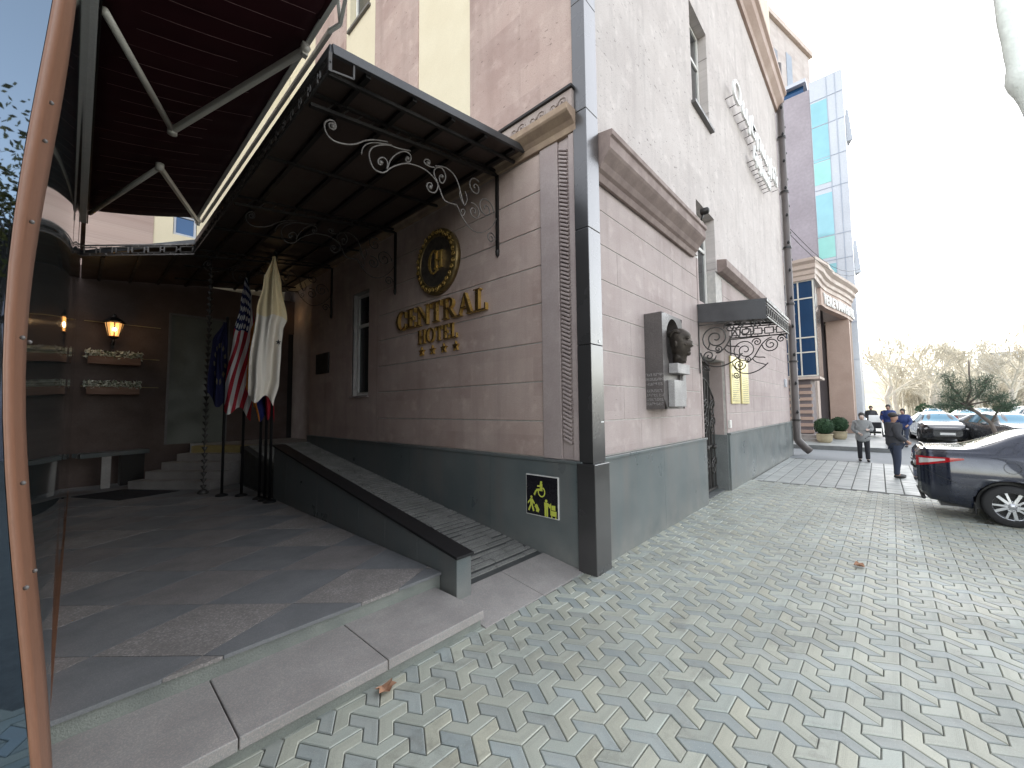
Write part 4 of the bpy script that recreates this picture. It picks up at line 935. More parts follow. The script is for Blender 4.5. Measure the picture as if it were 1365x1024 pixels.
# flower boxes
def leaf_cards(mb, c, ext, n, size, cols, seed=1, flat=0.):
    rnd = random.Random(seed)
    for _ in range(n):
        p = Vector((c[0] + rnd.uniform(-1, 1) * ext[0], c[1] + rnd.uniform(-1, 1) * ext[1], c[2] + rnd.uniform(-1, 1) * ext[2]))
        a = Vector((rnd.gauss(0, 1), rnd.gauss(0, 1), rnd.gauss(0, 1))).normalized(); b = a.orthogonal().normalized(); s = size * rnd.uniform(.6, 1.3)
        mb.add([p - a * s, p + b * s * .5, p + a * s, p - b * s * .5], [(0, 1, 2, 3)]); v = rnd.random(); cols.append((v, v, v, 1))
for z, lab in ((2.98, 'upper of the two wooden flower boxes under the lit lantern'), (2.30, 'lower of the two wooden flower boxes under the lit lantern')):
    FB = thing('flower_box', lab, 'flower box', (.55, 12.8, z), 'flower boxes on the rear wall')
    mb = MB(); mb.box(.14, .99, 12.7, 12.72, z, z + .17); mb.box(.14, .99, 12.96, 12.98, z, z + .17); mb.box(.14, .16, 12.72, 12.96, z, z + .17); mb.box(.97, .99, 12.72, 12.96, z, z + .17); mb.box(.16, .97, 12.72, 12.96, z, z + .02)
    mb.build('trough', 'wood_box', FB, bevel=.004)
    mb = MB(); cs = []; leaf_cards(mb, (.565, 12.82, z + .22), (.47, .13, .09), 420, .04, cs, int(z * 10)); mb.build('flowers', 'leaf_white', FB, cols=cs)

# rain chain
RC = thing('rain_chain', 'dark chain of small cups hanging from the canopy to the forecourt floor', 'rain chain', (1.76, 9.9, .28))
mb = MB(); z = .36
while z < 4.75:
    mb.lathe([(.012, 0), (.02, .02), (.058, .085), (.05, .085), (.012, .03)], (1.76, 9.9, z), 10); z += .125
mb.build('cup', 'iron', RC); MB().tube([(1.76, 9.9, .30), (1.76, 9.9, 5.0)], .009, 5).build('rod', 'iron', RC)
MB().lathe([(.09, .285), (.1, .31), (.05, .36)], (1.76, 9.9, 0), 10).build('base', 'iron', RC)

# ------------------------------------------------------------------ flags
def flag_material(name, fn):
    m, nt, b = base(name, (.5, .5, .5), .8, 0, .2)
    uv = nt.nodes.new('ShaderNodeUVMap'); uv.uv_map = 'UV'; s = nt.nodes.new('ShaderNodeSeparateXYZ'); nt.links.new(uv.outputs[0], s.inputs[0])
    def mth(op, a, b_=None, c=None):
        n = nt.nodes.new('ShaderNodeMath'); n.operation = op
        for i, v in enumerate((a, b_, c)):
            if v is None: continue
            if hasattr(v, 'links'): nt.links.new(v, n.inputs[i])
            else: n.inputs[i].default_value = v
        return n.outputs[0]
    c = fn(nt, s.outputs[0], s.outputs[1], mth)
    w = noise(nt, 260, 2, objvec(nt)); c = mixc(nt, ramp(nt, w, .3, .7, 0, .18), c, (.1, .09, .08))
    nt.links.new(c, b.inputs['Base Color'])
    b.inputs['Subsurface Weight'].default_value = 0
    M[name] = m
def us(nt, u, v, mth):
    st = mth('LESS_THAN', mth('FRACT', mth('MULTIPLY', v, 6.5)), .5)
    c = mixc(nt, st, (.85, .83, .80), (.50, .03, .05))
    can = mth('MULTIPLY', mth('LESS_THAN', u, .4), mth('LESS_THAN', v, 7 / 13))
    c = mixc(nt, can, c, (.025, .035, .12))
    fu = mth('SUBTRACT', mth('FRACT', mth('MULTIPLY', u, 15)), .5); fv = mth('SUBTRACT', mth('FRACT', mth('MULTIPLY', v, 15)), .5)
    d = mth('SQRT', mth('ADD', mth('MULTIPLY', fu, fu), mth('MULTIPLY', fv, fv)))
    return mixc(nt, mth('MULTIPLY', can, mth('LESS_THAN', d, .33)), c, (.75, .75, .75))
def white_flag(nt, u, v, mth): return mixc(nt, mth('LESS_THAN', u, .43), (.84, .78, .69), (.86, .72, .46))
def tri(nt, u, v, mth):
    c = mixc(nt, mth('LESS_THAN', v, .34), (.03, .04, .2), (.45, .025, .035)); return mixc(nt, mth('GREATER_THAN', v, .66), c, (.72, .24, .03))
def eu(nt, u, v, mth):
    x = mth('MULTIPLY', mth('SUBTRACT', u, .5), 1.5); y = mth('SUBTRACT', v, .5)
    r = mth('SQRT', mth('ADD', mth('MULTIPLY', x, x), mth('MULTIPLY', y, y))); a = mth('ARCTAN2', y, x)
    k = mth('ABSOLUTE', mth('SUBTRACT', mth('FRACT', mth('MULTIPLY', a, 12 / (2 * pi))), .5))
    on = mth('MULTIPLY', mth('LESS_THAN', mth('ABSOLUTE', mth('SUBTRACT', r, .33)), .045), mth('LESS_THAN', k, .24))
    return mixc(nt, on, (.012, .014, .06), (.16, .14, .09))
def red(nt, u, v, mth): return mixc(nt, mth('LESS_THAN', u, .3), (.42, .022, .035), (.8, .78, .74))
for n, fn in (('flag_us', us), ('flag_white', white_flag), ('flag_tri', tri), ('flag_eu', eu), ('flag_red', red)): flag_material(n, fn)
def flag(label, xy, top, mat, drop, left, right, seed, uvf, wav=.09):
    """limp flag: left and right edge offsets (metres) given at points down its length, folded in depth"""
    F = thing('flag_on_pole', label, 'flag', (xy[0], xy[1], .28), 'flags in front of the ramp')
    x, y = xy; d = Vector((.958, -.287, 0)); nv = Vector((-d.y, d.x, 0)) * -1
    mb = MB(); mb.tube([(x, y, .282), (x, y, top + .06)], .024, 10); mb.lathe([(.0001, .14), (.03, .11), (.022, .06)], (x, y, top), 10); mb.build('pole', 'cap_black', F)
    mb = MB(); mb.lathe([(.11, .283), (.10, .31), (.04, .33)], (x, y, 0), 12); mb.build('pole_base', 'cap_black', F)
    rnd = random.Random(seed); ph = rnd.random() * 6
    def lin(tb, q):
        for (a, va), (b, vb) in zip(tb, tb[1:]):
            if q <= b: t = (q - a) / (b - a); t = t * t * (3 - 2 * t); return va + (vb - va) * t
        return tb[-1][1]
    def pt(q, w):
        xl, xr = lin(left, q), lin(right, q); o = xl + (xr - xl) * w
        amp = wav * min(1, .25 + 1.6 * q)
        fold = amp * (sin(w * 9 + ph + q * 2.2) + .5 * sin(w * 19 + ph * 2 - q * 3) + .25 * sin(w * 4 + q * 9 + ph))
        z = top - drop * q + .10 * sin(w * 7 + ph) * q - .16 * (w - .5) * q
        p = Vector((x, y, z)) + d * o + nv * (.05 + 1.8 * amp + fold)
        return (p.x, p.y, p.z)
    nu, nv_ = 60, 40; mb = MB(); uvs = []; mb.grid(pt, nu, nv_)
    for i in range(nu):
        for k in range(nv_): uvs.append([uvf(q / nu, w / nv_) for q, w in ((i, k), (i + 1, k), (i + 1, k + 1), (i, k + 1))])
    mb.build('cloth', mat, F, uvs=uvs)
    return F, pt
dg = lambda q, w: (q * 1.02 - .06 * w, min(1, .52 * w + .48 * q))
flag('dark blue flag with gold stars hanging on the leftmost pole', (1.95, 9.35), 3.62, 'flag_eu', 1.55, [(0, -.05), (.3, -.2), (1, -.26)], [(0, 0), (.3, .03), (1, .09)], 3, lambda q, w: (q, w))
flag('stars and stripes flag with red and white stripes hanging on its pole', (2.20, 9.05), 4.50, 'flag_us', 2.62, [(0, -.05), (.2, -.10), (.45, -.20), (.8, -.30), (1, -.30)], [(0, .0), (.15, .08), (.4, .16), (.75, .15), (1, .12)], 5, dg, .07)
flag('red and orange striped flag hanging between the stars and stripes and the white flag', (2.34, 8.48), 3.85, 'flag_tri', 2.05, [(0, -.05), (.3, -.2), (.8, -.24), (1, -.12)], [(0, 0), (.3, .05), (1, .1)], 8, lambda q, w: (q, .3 + .7 * (1 - w)))
flag('plain white topped red flag mostly hidden behind the large white flag', (2.37, 8.27), 4.4, 'flag_red', 2.6, [(0, -.1), (.5, -.14), (1, -.02)], [(0, 0), (.4, .03), (1, .12)], 9, lambda q, w: (q, w))
Fw, ptw = flag('large cream and white hotel flag with a small dark star on the rightmost pole', (2.38, 8.03), 4.70, 'flag_white', 2.6, [(0, -.05), (.2, -.18), (.42, -.27), (.8, -.36), (1, -.36)], [(0, .0), (.2, .10), (.42, .20), (.5, .14), (.62, .12), (.85, .10), (1, .02)], 12, lambda q, w: (q, w), .08)
mb = MB(); c0 = Vector(ptw(.62, .8))
mb.extr([(c0.x + (.05 if k % 2 == 0 else .02) * sin(k * pi / 5), c0.y - .14, c0.z + (.05 if k % 2 == 0 else .02) * cos(k * pi / 5)) for k in range(10)], (0, .004, 0))
mb.build('star_emblem', 'cloth_black', Fw)

# ------------------------------------------------------------------ street facade: small canopy, plaque, plates, script sign
DC = thing('door_canopy', 'small dark canopy with openwork fascia and scrolls above the street door', 'canopy', (9.4, 2.0, 3.7))
x0, x1, y0 = 8.28, 10.62, 1.40
zt = lambda y: 3.80 + .085 * (y - 1.4)
def rs(mb, xa, xb, ya, yb, d0, d1):
    mb.add([(xa, ya, zt(ya) + d0), (xb, ya, zt(ya) + d0), (xb, yb, zt(yb) + d0), (xa, yb, zt(yb) + d0), (xa, ya, zt(ya) + d1), (xb, ya, zt(ya) + d1), (xb, yb, zt(yb) + d1), (xa, yb, zt(yb) + d1)],
           [(0, 3, 2, 1), (4, 5, 6, 7), (0, 1, 5, 4), (1, 2, 6, 5), (2, 3, 7, 6), (3, 0, 4, 7)])
mb = MB(); rs(mb, x0, x1, y0, 2.57, 0, .03); mb.build('roof_sheet', 'grey_metal', DC)
mb = MB(); rs(mb, x0, x0 + .02, y0 + .001, 2.56, -.34, -.001); mb.build('end_panel', 'grey_metal', DC)
mb = MB()
for y in (1.7, 2.0, 2.3): mb.box(x0 + .03, x1 - .03, y, y + .04, zt(y) - .08, zt(y) - .003)
for x in (8.9, 9.5, 10.1): mb.beam((x, y0 + .02, zt(1.42) - .12), (x, 2.55, zt(2.55) - .12), .035, .05)
mb.build('rib', 'grey_metal', DC)
mb = MB(); key_band(mb, (x0, y0 - .005, zt(y0) - .31), (x1, y0 - .005, zt(y0) - .31), .24, 12, .02)
mb.build('openwork_band', 'iron', DC)
mb = MB(); key_band(mb, (x1, y0 + .02, zt(y0) - .31), (x1, 2.55, zt(2.55) - .36), .24, 5, .02); mb.box(x0 - .012, x1 + .012, y0 - .02, y0 - .004, zt(y0) - .03, zt(y0) + .032)
mb.build('openwork_band', 'iron', DC)
for x in (x0 + .02, x1):
    mb = MB()
    U = lambda u, w: (x, 2.56 - u, 3.50 - w)
    mb.beam(U(0, -.1), U(0, .95), .03, .02, up=(0, 1, 0)); mb.beam(U(0, 0), U(1.15, -.0), .03, .02)
    cur = [spiral((.30, .28), .26, 2.1, pi * .5, 1, 34), spiral((.82, .2), .17, 1.9, pi, -1, 28), spiral((.17, .62), .13, 1.7, 0, 1, 24), spiral((.55, .12), .1, 1.6, pi, 1, 20), spiral((1.02, .1), .09, 1.6, 0, -1, 20), spiral((.1, .86), .08, 1.6, 0, 1, 18), spiral((.34, .50), .08, 1.5, 2, -1, 18),
           bez((.02, .55), (.1, .95), (.5, .9), (.75, .62)), bez((.3, .56), (.55, .58), (.55, .1), (.85, .04)), bez((.45, .5), (.5, .62), (.6, .6), (.7, .66)), bez((.5, .45), (.58, .5), (.66, .46), (.7, .5)), bez((.15, .5), (.18, .42), (.2, .4), (.18, .34))]
    for c in cur: mb.tube([U(a, b) for a, b in c], .013, 6)
    mb.build('scroll_bracket', 'iron', DC)

PL = thing('memorial_plaque', 'dark stone memorial slab with a bronze portrait head in profile on the street facade', 'memorial plaque', (6.0, 2.45, 2.6))
ya, yb = 2.30, 2.575; px0, px1, pz0, pz1 = 5.80, 6.62, 1.87, 3.31
# slab with an oval niche at the top: outline with hole built as strips
mb = MB(); cxn, czn, rx, rzn = 6.23, 2.86, .30, .40
n = 40; outer = []; inner = []
for k in range(n):
    a = 2 * pi * k / n; dx, dz = cos(a), sin(a)
    t = min((px1 - cxn) / dx if dx > 1e-6 else 9, (px0 - cxn) / dx if dx < -1e-6 else 9, (pz1 - czn) / dz if dz > 1e-6 else 9, (pz0 - czn) / dz if dz < -1e-6 else 9)
    outer.append((cxn + dx * t, czn + dz * t)); inner.append((cxn + rx * dx, czn + rzn * dz))
vs = [(a, ya, b) for a, b in outer] + [(a, ya, b) for a, b in inner] + [(a, ya + .2, b) for a, b in inner]
mb.add(vs, [(k, (k + 1) % n, n + (k + 1) % n, n + k) for k in range(n)] + [(n + k, n + (k + 1) % n, 2 * n + (k + 1) % n, 2 * n + k) for k in range(n)] + [tuple(range(2 * n, 3 * n))])
mb.box(px0 - .001, px0 + .001, ya, yb, pz0, pz1); mb.box(px0, px1, ya + .002, yb, pz1 - .001, pz1 + .002); mb.box(px1 - .001, px1 + .001, ya, yb, pz0, pz1); mb.box(px0, px1, ya + .002, yb, pz0 - .002, pz0 + .001)
mb.build('slab', 'plaque', PL)
mb = MB(); mb.box(6.0, 6.5, 2.16, 2.298, 2.40, 2.55); mb.box(5.95, 6.42, 2.2, 2.297, 1.90, 2.30); mb.box(6.42, 6.56, 2.24, 2.297, 2.02, 2.40); mb.build('relief_blocks', 'plaque_light', PL, bevel=.008)
# head: profile lofted, facing out of the wall (-y)
mb = MB()
HS = .86
profz = [(-.30, .10, .11, .09), (-.25, .105, .12, .09), (-.2, .12, .13, .095), (-.165, .155, .14, .11), (-.12, .175, .15, .125), (-.08, .172, .155, .132), (-.055, .185, .16, .136), (-.02, .178, .17, .14), (.03, .20, .178, .145), (.06, .175, .185, .148), (.09, .182, .19, .15), (.14, .185, .195, .15), (.19, .165, .19, .14), (.24, .12, .16, .11), (.275, .05, .1, .06), (.285, .001, .02, .001)]
nn = 28; rows = []
hc = Vector((6.2, 2.19, 2.85))
for z, f_, bk, sd in profz:
    row = []
    for k in range(nn):
        a = 2 * pi * k / nn; ca, sa = cos(a), sin(a)
        dep = f_ if ca > 0 else bk
        yv = -ca * dep
        if ca > .92 and -.07 < z < .06: yv -= .045 * (1 - (z + .07) / .15) * (1 if ca > .97 else .35)
        if .75 < ca < .97 and .04 < z < .09: yv += .03
        row.append((hc.x + sa * sd * HS * (1 if abs(ca) < .9 else .95), hc.y + yv * HS, hc.z + z * HS))
    rows.append(row)
mb.add([p for r in rows for p in r], [(i * nn + k, i * nn + (k + 1) % nn, (i + 1) * nn + (k + 1) % nn, (i + 1) * nn + k) for i in range(len(rows) - 1) for k in range(nn)], 0, True)
for sx in (-1, 1):
    mb.sphere((hc.x + sx * .122, hc.y + .025, hc.z - .005), .045, 10, 0, (.35, .7, 1.2))
    mb.sphere((hc.x + sx * .045, hc.y - .128, hc.z + .045), .017, 8); mb.sphere((hc.x + sx * .05, hc.y - .137, hc.z + .072), .024, 8, 0, (1.5, .6, .4))
    mb.sphere((hc.x + sx * .075, hc.y - .10, hc.z - .02), .035, 8, 0, (.8, .6, .7))
mb.sphere((hc.x, hc.y - .138, hc.z - .108), .022, 8, 0, (1.6, .7, .4)); mb.sphere((hc.x, hc.y - .138, hc.z - .088), .02, 8, 0, (1.6, .7, .4)); mb.sphere((hc.x, hc.y - .118, hc.z - .15), .038, 8)
mb.tube([(hc.x, hc.y + .02, hc.z - .29), (hc.x, hc.y + .03, hc.z - .12)], [.10, .085], 12)
for k in range(26):
    a = pi * (.25 + 1.5 * k / 25); mb.sphere((hc.x + .118 * sin(a) * .9, hc.y - cos(a) * .12 + .03, hc.z + .12 + .07 * abs(cos(a * 2))), .038, 6, 0, (1, 1, .8)); mb.build('portrait_head', 'bronze', PL)
tm = [('ՀԱՅ ԵՐԳԻ', 2.36), ('ՄԵԾԱՆՈՒՆ', 2.29), ('ՎԱՐՊԵՏ', 2.22), ('ԱՅՍՏԵՂ', 2.12), ('ԱՊՐԵԼ ԵՎ', 2.055), ('ՍՏԵՂԾԵԼ', 1.99), ('ՏԱՐԻՆԵՐ', 1.925)]
for t, z in tm: textmesh(t, 'inscription', .056, .001, 'plaque_light', PL, frame_mtx((5.7985, 2.44, z), (0, -1, 0), (0, 0, 1)))
GP = [('left', 10.46, 11.20), ('right', 11.42, 12.14)]
for nme, a, b in GP:
    G_ = thing('brass_plate', f'{nme} of two tall polished brass plates beside the street door', 'plaque', (a, 2.55, 2), 'brass plates beside the street door')
    MB().box(a, b, 2.535, 2.57, 1.96, 3.10).build('plate', 'brass_plate', G_, bevel=.005)
    mb = MB(); z = 2.62; random.seed(int(a * 10))
    while z > 2.02:
        l = random.uniform(.25, .33); c = (a + b) / 2; x = c - l
        while x < c + l:
            wd = random.uniform(.03, .09); mb.box(x, min(x + wd, c + l), 2.5335, 2.5345, z, z + .014); x += wd + .02
        z -= .05
    mb.build('engraving', 'frame_dark', G_)
NB = tag(MB().box(10.14, 10.26, 2.52, 2.575, 1.40, 1.58).build('intercom', 'frame_white', bevel=.006), 'small pale intercom box on the door surround below the brass plates', 'intercom')
JB = tag(MB().box(17.9, 18.15, 2.52, 2.575, 2.6, 2.9).build('junction_box', 'panel_grey', bevel=.006), 'small grey box on the facade close to the tall drainpipe', 'junction box')
SC = thing('script_sign', 'white script letters in two rows standing off the street facade on pins', 'sign', (14.5, 2.45, 10))
sh = Matrix.Shear('XZ', 4, (0, 0)) if False else Matrix.Identity(4)
def script(txt, xa, xb, zc_, size):
    o = textmesh(txt, 'script_row', size, .03, 'white', SC, Matrix.Identity(4), 'LEFT', 1.0, .006)
    me = o.data; off = Vector(SC.location)
    xs = [v.co.x for v in me.vertices]; mn, mx = min(xs), max(xs); ys_ = [v.co.y for v in me.vertices]
    for v in me.vertices:
        p = v.co + off; p.z += 0
        q = Vector((p.x, p.y, p.z))
        u = (v.co.x - mn) / (mx - mn)
        v.co = Vector((xa + u * (xb - xa) + .25 * (q.y), 2.36 - q.z * .8, zc_ + q.y)) - off
    return o
script('Օպերային', 11.0, 17.0, 9.85, .82); script('երգի տուն', 13.2, 15.6, 9.15, .62)
for k in range(16): x = 11.1 + k * .41; MB().tube([(x, 2.37, 9.88), (x, 2.56, 9.86)], .012, 5).build('pin', 'frame_dark', SC)
for k in range(9): x = 13.3 + k * .29; MB().tube([(x, 2.37, 9.18), (x, 2.56, 9.16)], .012, 5).build('pin', 'frame_dark', SC)
# ------------------------------------------------------------------ neighbouring hotel with the portico
Y_ = thing('portico_hotel', 'neighbouring hotel with blue glass bay and reddish stone portico lettered YEREVAN HOTEL', 'hotel', (25, 2, 0))
def sweep(mb, path, prof, mi=0):
    """profile (offset outwards, z) swept along a plan path; outward = left of travel"""
    k = len(path); nr = []
    for i in range(k):
        a = Vector(path[max(i - 1, 0)]); b = Vector(path[min(i + 1, k - 1)]); d = (b - a).normalized(); nr.append(Vector((-d.y, d.x)))
    vs = []
    for i in range(k):
        for o, z in prof: vs.append((path[i][0] + nr[i].x * o, path[i][1] + nr[i].y * o, z))
    m_ = len(prof)
    fs = [(i * m_ + j, (i + 1) * m_ + j, (i + 1) * m_ + (j + 1) % m_, i * m_ + (j + 1) % m_) for i in range(k - 1) for j in range(m_)]
    fs += [tuple(range(m_))[::-1], tuple(range((k - 1) * m_, k * m_))]
    return mb.add(vs, fs, mi)
path = [(33.9, 4.5), (33.9, 1.00), (33.4, 1.05), (32.0, 1.22), (30.6, 1.45), (29.2, 1.72), (28.0, 1.93), (26.9, 2.03), (25.9, 2.06), (24.75, 2.06), (24.75, 7)]
mb = MB()
prof = [(-.3, 8.25), (.06, 8.25), (.08, 8.45), (.16, 8.5), (.18, 8.68), (.3, 8.76), (.32, 8.95), (.48, 9.08), (.5, 9.22), (-.3, 9.22)]
sub = [Vector(p) for p in path]
sweep(mb, [tuple(p) for p in sub[::-1]][::-1], [(-o, z) for o, z in prof][::-1] if False else prof); mb.build('cornice', 'portico_light', Y_)
mb = MB(); sweep(mb, path[1:8], [(-.32, 7.30), (.02, 7.30), (.02, 8.248), (-.32, 8.248)]); mb.build('frieze', 'portico', Y_)
mb = MB(); mb.box(25.0, 33.7, 2.4, 8, 8.3, 9.1); mb.build('portico_roof', 'portico_dark', Y_)
mb = MB(); mb.box(32.6, 33.75, 1.12, 2.3, .15, 7.3); mb.box(32.45, 33.9, 1.06, 2.4, .15, .75); mb.build('column', 'portico', Y_, bevel=.02)
mb = MB(); mb.box(33.76, 33.92, 1.05, 2.5, .75, 7.3); mb.build('pilaster', 'portico_light', Y_)
MB().box(33.3, 33.75, 2.41, 3.69, .15, 8.24).build('wall', 'portico_dark', Y_)
MB().box(32.7, 33.7, 1.4, 2.4, 7.305, 8.24).build('column_head', 'portico_light', Y_)
mb = MB(); mb.box(29.6, 30.7, 2.6, 3.6, .15, 7.3); mb.build('column', 'portico_light', Y_, bevel=.02)
mb = MB(); mb.box(27.2, 33.9, 3.7, 8, .15, 8.3); mb.build('wall', 'portico_dark', Y_)
mb = MB()
for k in range(9): mb.box(27.1, 31.5, 3.55, 3.69, .6 + k * .36, .78 + k * .36)
mb.build('wall_stripes', 'portico_light', Y_)
# blue glass bay overhanging the entrance
B_ = MB().box(24.85, 27.0, 2.14, 6.95, 3.35, 8.25).build('glass_bay', 'blue_glass', Y_)
mb = MB()
for z in (3.36, 4.55, 5.3, 7.3, 8.2): mb.box(24.82, 24.85, 2.13, 6.9, z, z + .06)
for y in (2.13, 2.75, 3.4, 4.4): mb.box(24.81, 24.85, y, y + .06, 3.36, 8.2)
mb.build('mullions', 'alu', B_)
mb = MB(); mb.box(24.86, 26.98, 2.09, 2.138, 3.36, 8.22); mb.build('front_glazing', 'sky_glass', B_)
mb = MB(); mb.box(24.8, 27.05, 2.07, 6.95, 3.22, 3.345); mb.build('bay_sill', 'portico_light', Y_)
mb = MB(); mb.box(25.3, 27.2, 2.5, 7, .15, 3.2); mb.build('wall', 'portico_dark', Y_)
mb = MB()
for k in range(8): mb.box(25.22, 25.3, 2.45, 6.5, .5 + k * .33, .66 + k * .33)
mb.build('wall_stripes', 'portico', Y_)
mb = MB(); mb.box(24.2, 25.2, 2.1, 5, .15, .3); mb.box(24.5, 25.2, 2.15, 5, .3, .45); mb.build('entrance_step', 'slab', Y_)
SGN = thing('portico_lettering', 'white capital letters YEREVAN HOTEL on the curved stone frieze of the portico', 'sign', (29, 1.7, 7.7))
pp = [Vector(p) for p in path[1:8]][::-1]
cum = [0]
for a, b in zip(pp, pp[1:]): cum.append(cum[-1] + (b - a).length)
def along(d):
    for i in range(len(pp) - 1):
        if d <= cum[i + 1]: t = (d - cum[i]) / (cum[i + 1] - cum[i]); p = pp[i].lerp(pp[i + 1], t); dd = (pp[i + 1] - pp[i]).normalized(); return p, dd
    return pp[-1], (pp[-1] - pp[-2]).normalized()
s = .75
for ch in 'YEREVAN HOTEL':
    if ch == ' ': s += .25; continue
    p, dd = along(s); n_ = Vector((dd.y, -dd.x))
    q = p + n_ * .06
    textmesh(ch, 'letter', .80, .02, 'white', SGN, frame_mtx((q.x, q.y, 7.48), (dd.x, dd.y, 0), (0, 0, 1)), 'CENTER', 1, .022)
    s += .56 if ch not in 'VN' else .60

TW = thing('brick_tower', 'tall dull purple brick block with teal glass strip and pale grey edge panels', 'building', (36, 2, 0))
MB().box(36.05, 44, 2.7, 9, 0, 25.4).build('wall', 'brick_purple', TW)
MB().box(36.02, 44, .8, 2.69, 0, 25.9).build('panel_wall', 'panel_grey', TW)
tz = [(24.2, 22.3, 0), (22.3, 19.6, 0), (19.6, 17.9, 1), (17.2, 14.0, 0), (14.0, 12.4, 1), (12.0, 10.2, 0)]
for a, b, k in tz: MB().box(36.0, 36.03, 1.72, 2.66, b + .03, a - .03).build('window', ('teal_glass', 'teal_pale')[k], TW)
MB().box(36.0, 36.04, 1.72, 2.66, 4, 10.1).build('yellow_panel', 'yellow_wall', TW)
for z in (9.1, 6.6): f_ = MB().box(35.95, 36.0, 2.0, 2.5, z - .5, z + .6).build('window', 'frame_white', TW); MB().box(35.93, 35.949, 2.1, 2.4, z - .42, z + .5).build('pane', 'glass', f_)
mb = MB()
for z in (5, 7.6, 10.15, 12.2, 14, 17.5, 19.8, 22.3, 24.3): mb.box(35.995, 36.021, .8, 2.68, z, z + .05)
for y in (1.2, 1.68): mb.box(35.99, 36.021, y, y + .04, 4, 25.8)
mb.build('panel_joint', 'pale_blue', TW)
mb = MB()
for z in (11.5, 21.5): b_ = MB(); b_.add([(38, .45, z), (39, .78, z), (38, .78, z), (38, .62, z + 2.4), (39, .78, z + 2.4), (38, .78, z + 2.4)], [(0, 2, 1), (3, 4, 5), (0, 1, 4, 3), (1, 2, 5, 4), (2, 0, 3, 5)]); b_.build('bay', 'panel_grey', TW)
UB = thing('stone_tower', 'high pale stone block with a vertical glass strip rising behind the brick block', 'building', (56, 6, 0))
ud = Vector((.966, -.259)); un = Vector((-.259, -.966)); U0 = Vector((62, 4.45))
def upoly(a, b, o0, o1): return [tuple(U0 + ud * q + un * r) for q, r in ((a, o0), (b, o0), (b, o1), (a, o1))]
MB().prism(upoly(-26, 0, 0, -14), 0, 46.4).build('wall', 'tower_stone', UB)
MB().prism(upoly(-26.2, .3, .35, -14), 46.42, 47.1).build('cornice', 'portico_light', UB)
MB().prism(upoly(-6.6, -5.2, .06, .01), 24, 44).build('glass_strip', 'pale_blue', UB)
MB().prism(upoly(-9.8, -8.8, .06, .01), 39, 43).build('window', 'glass', UB)
mb = MB(); mb.box(38, 41, 3.2, 5.4, 25.42, 27.2); mb.build('roof_house', 'blue_glass', TW); MB().box(37.6, 41.3, 3.0, 5.6, 27.22, 27.5).build('roof_slab', 'panel_grey', TW)
CB = thing('overhead_cable', 'pair of thin dark cables sagging from the drainpipe corner across the street', 'cable', (19.2, 2.4, 9))
for dz in (0, -.25):
    MB().tube([(19.2 + 14 * t, 2.4 - 2.6 * t, 9.2 + dz + 1.6 * t - 1.2 * sin(pi * t)) for t in [i / 10 for i in range(11)]], .012, 4).build('wire', 'cap_black', CB)

# ------------------------------------------------------------------ planters
def sphere_leaves(mb, c, r, n, size, cols, seed):
    rnd = random.Random(seed)
    for _ in range(n):
        d = Vector((rnd.gauss(0, 1), rnd.gauss(0, 1), rnd.gauss(0, 1))).normalized(); rr = r * (.82 + .2 * rnd.random() + .06 * sin(d.x * 9) * sin(d.y * 8 + d.z * 7))
        p = Vector(c) + d * rr; a = (d.orthogonal().normalized() + Vector((rnd.gauss(0, .5), rnd.gauss(0, .5), rnd.gauss(0, .5)))).normalized(); b = a.cross(d).normalized(); b = (b + d * rnd.gauss(0, .5)).normalized(); s = size * rnd.uniform(.6, 1.3)
        mb.add([p - a * s, p + b * s * .6, p + a * s, p - b * s * .6], [(0, 1, 2, 3)]); v = rnd.random() * .6 + .4 * max(0, d.z); cols.append((v, v, v, 1))
for i, (x, y, lab) in enumerate(((23.9, 1.95, 'nearer clipped round bush in a tan stone pot in front of the blue glass bay'), (26.6, 1.55, 'farther clipped round bush in a tan stone pot close to the portico column'))):
    PT = thing('potted_bush', lab, 'potted plant', (x, y, .15), 'potted bushes in front of the portico')
    mb = MB(); mb.lathe([(.20, .15), (.28, .22), (.31, .38), (.30, .5), (.33, .52), (.33, .56), (.27, .56), (.25, .5)], (x, y, 0), 18); mb.build('pot', 'stone_pot', PT)
    mb = MB(); cs = []; sphere_leaves(mb, (x, y, .90), .39, 2200, .04, cs, i + 3); mb.sphere((x, y, .90), .32, 14); cs += [(.05, .05, .05, 1)] * (len(mb.f) - len(cs)); mb.build('foliage', 'leaf_dark', PT, cols=cs)

# ------------------------------------------------------------------ cars
def section(s, P):
    """body cross-section (half-width, z) list for a station s metres from the tail"""
    def lerp(t, tb):
        for (a, va), (b, vb) in zip(tb, tb[1:]):
            if t <= b: u = max(0, (t - a) / (b - a)); u = u * u * (3 - 2 * u); return va + (vb - va) * u
        return tb[-1][1]
    roof = lerp(s, P['roof']); belt = lerp(s, P['belt']); hw = lerp(s, P['hw']); low = lerp(s, P['low'])
    for wc in P['wheels']:
        d = abs(s - wc)
        if d < P['arch']: low = max(low, P['wr'] + sqrt(P['arch'] ** 2 - d * d))
    belt = max(belt, low + .06)
    roof = max(roof, belt + .012)
    gh = roof - belt
    top = hw * (.92 - .30 * min(1, gh / .45))
    z = lambda v: max(v, low)
    return [(hw * .86, low), (hw * .97, z(low + .05)), (hw * .995, z(.42)), (hw, z(.58)), (hw * .985, z(.70)), (hw * .985, z(.715)), (hw * .97, max(z(belt - .09), low + .03)), (hw * .93, belt),
            (hw * .915, belt + gh * .06 + .002), (top + (hw * .9 - top) * .45, belt + gh * .5), (top, roof - min(.07, gh * .25)), (top * .93, roof - min(.025, gh * .1)), (top * .6, roof + .012 * min(1, gh / .3)), (0, roof + .02 * min(1, gh / .3))]
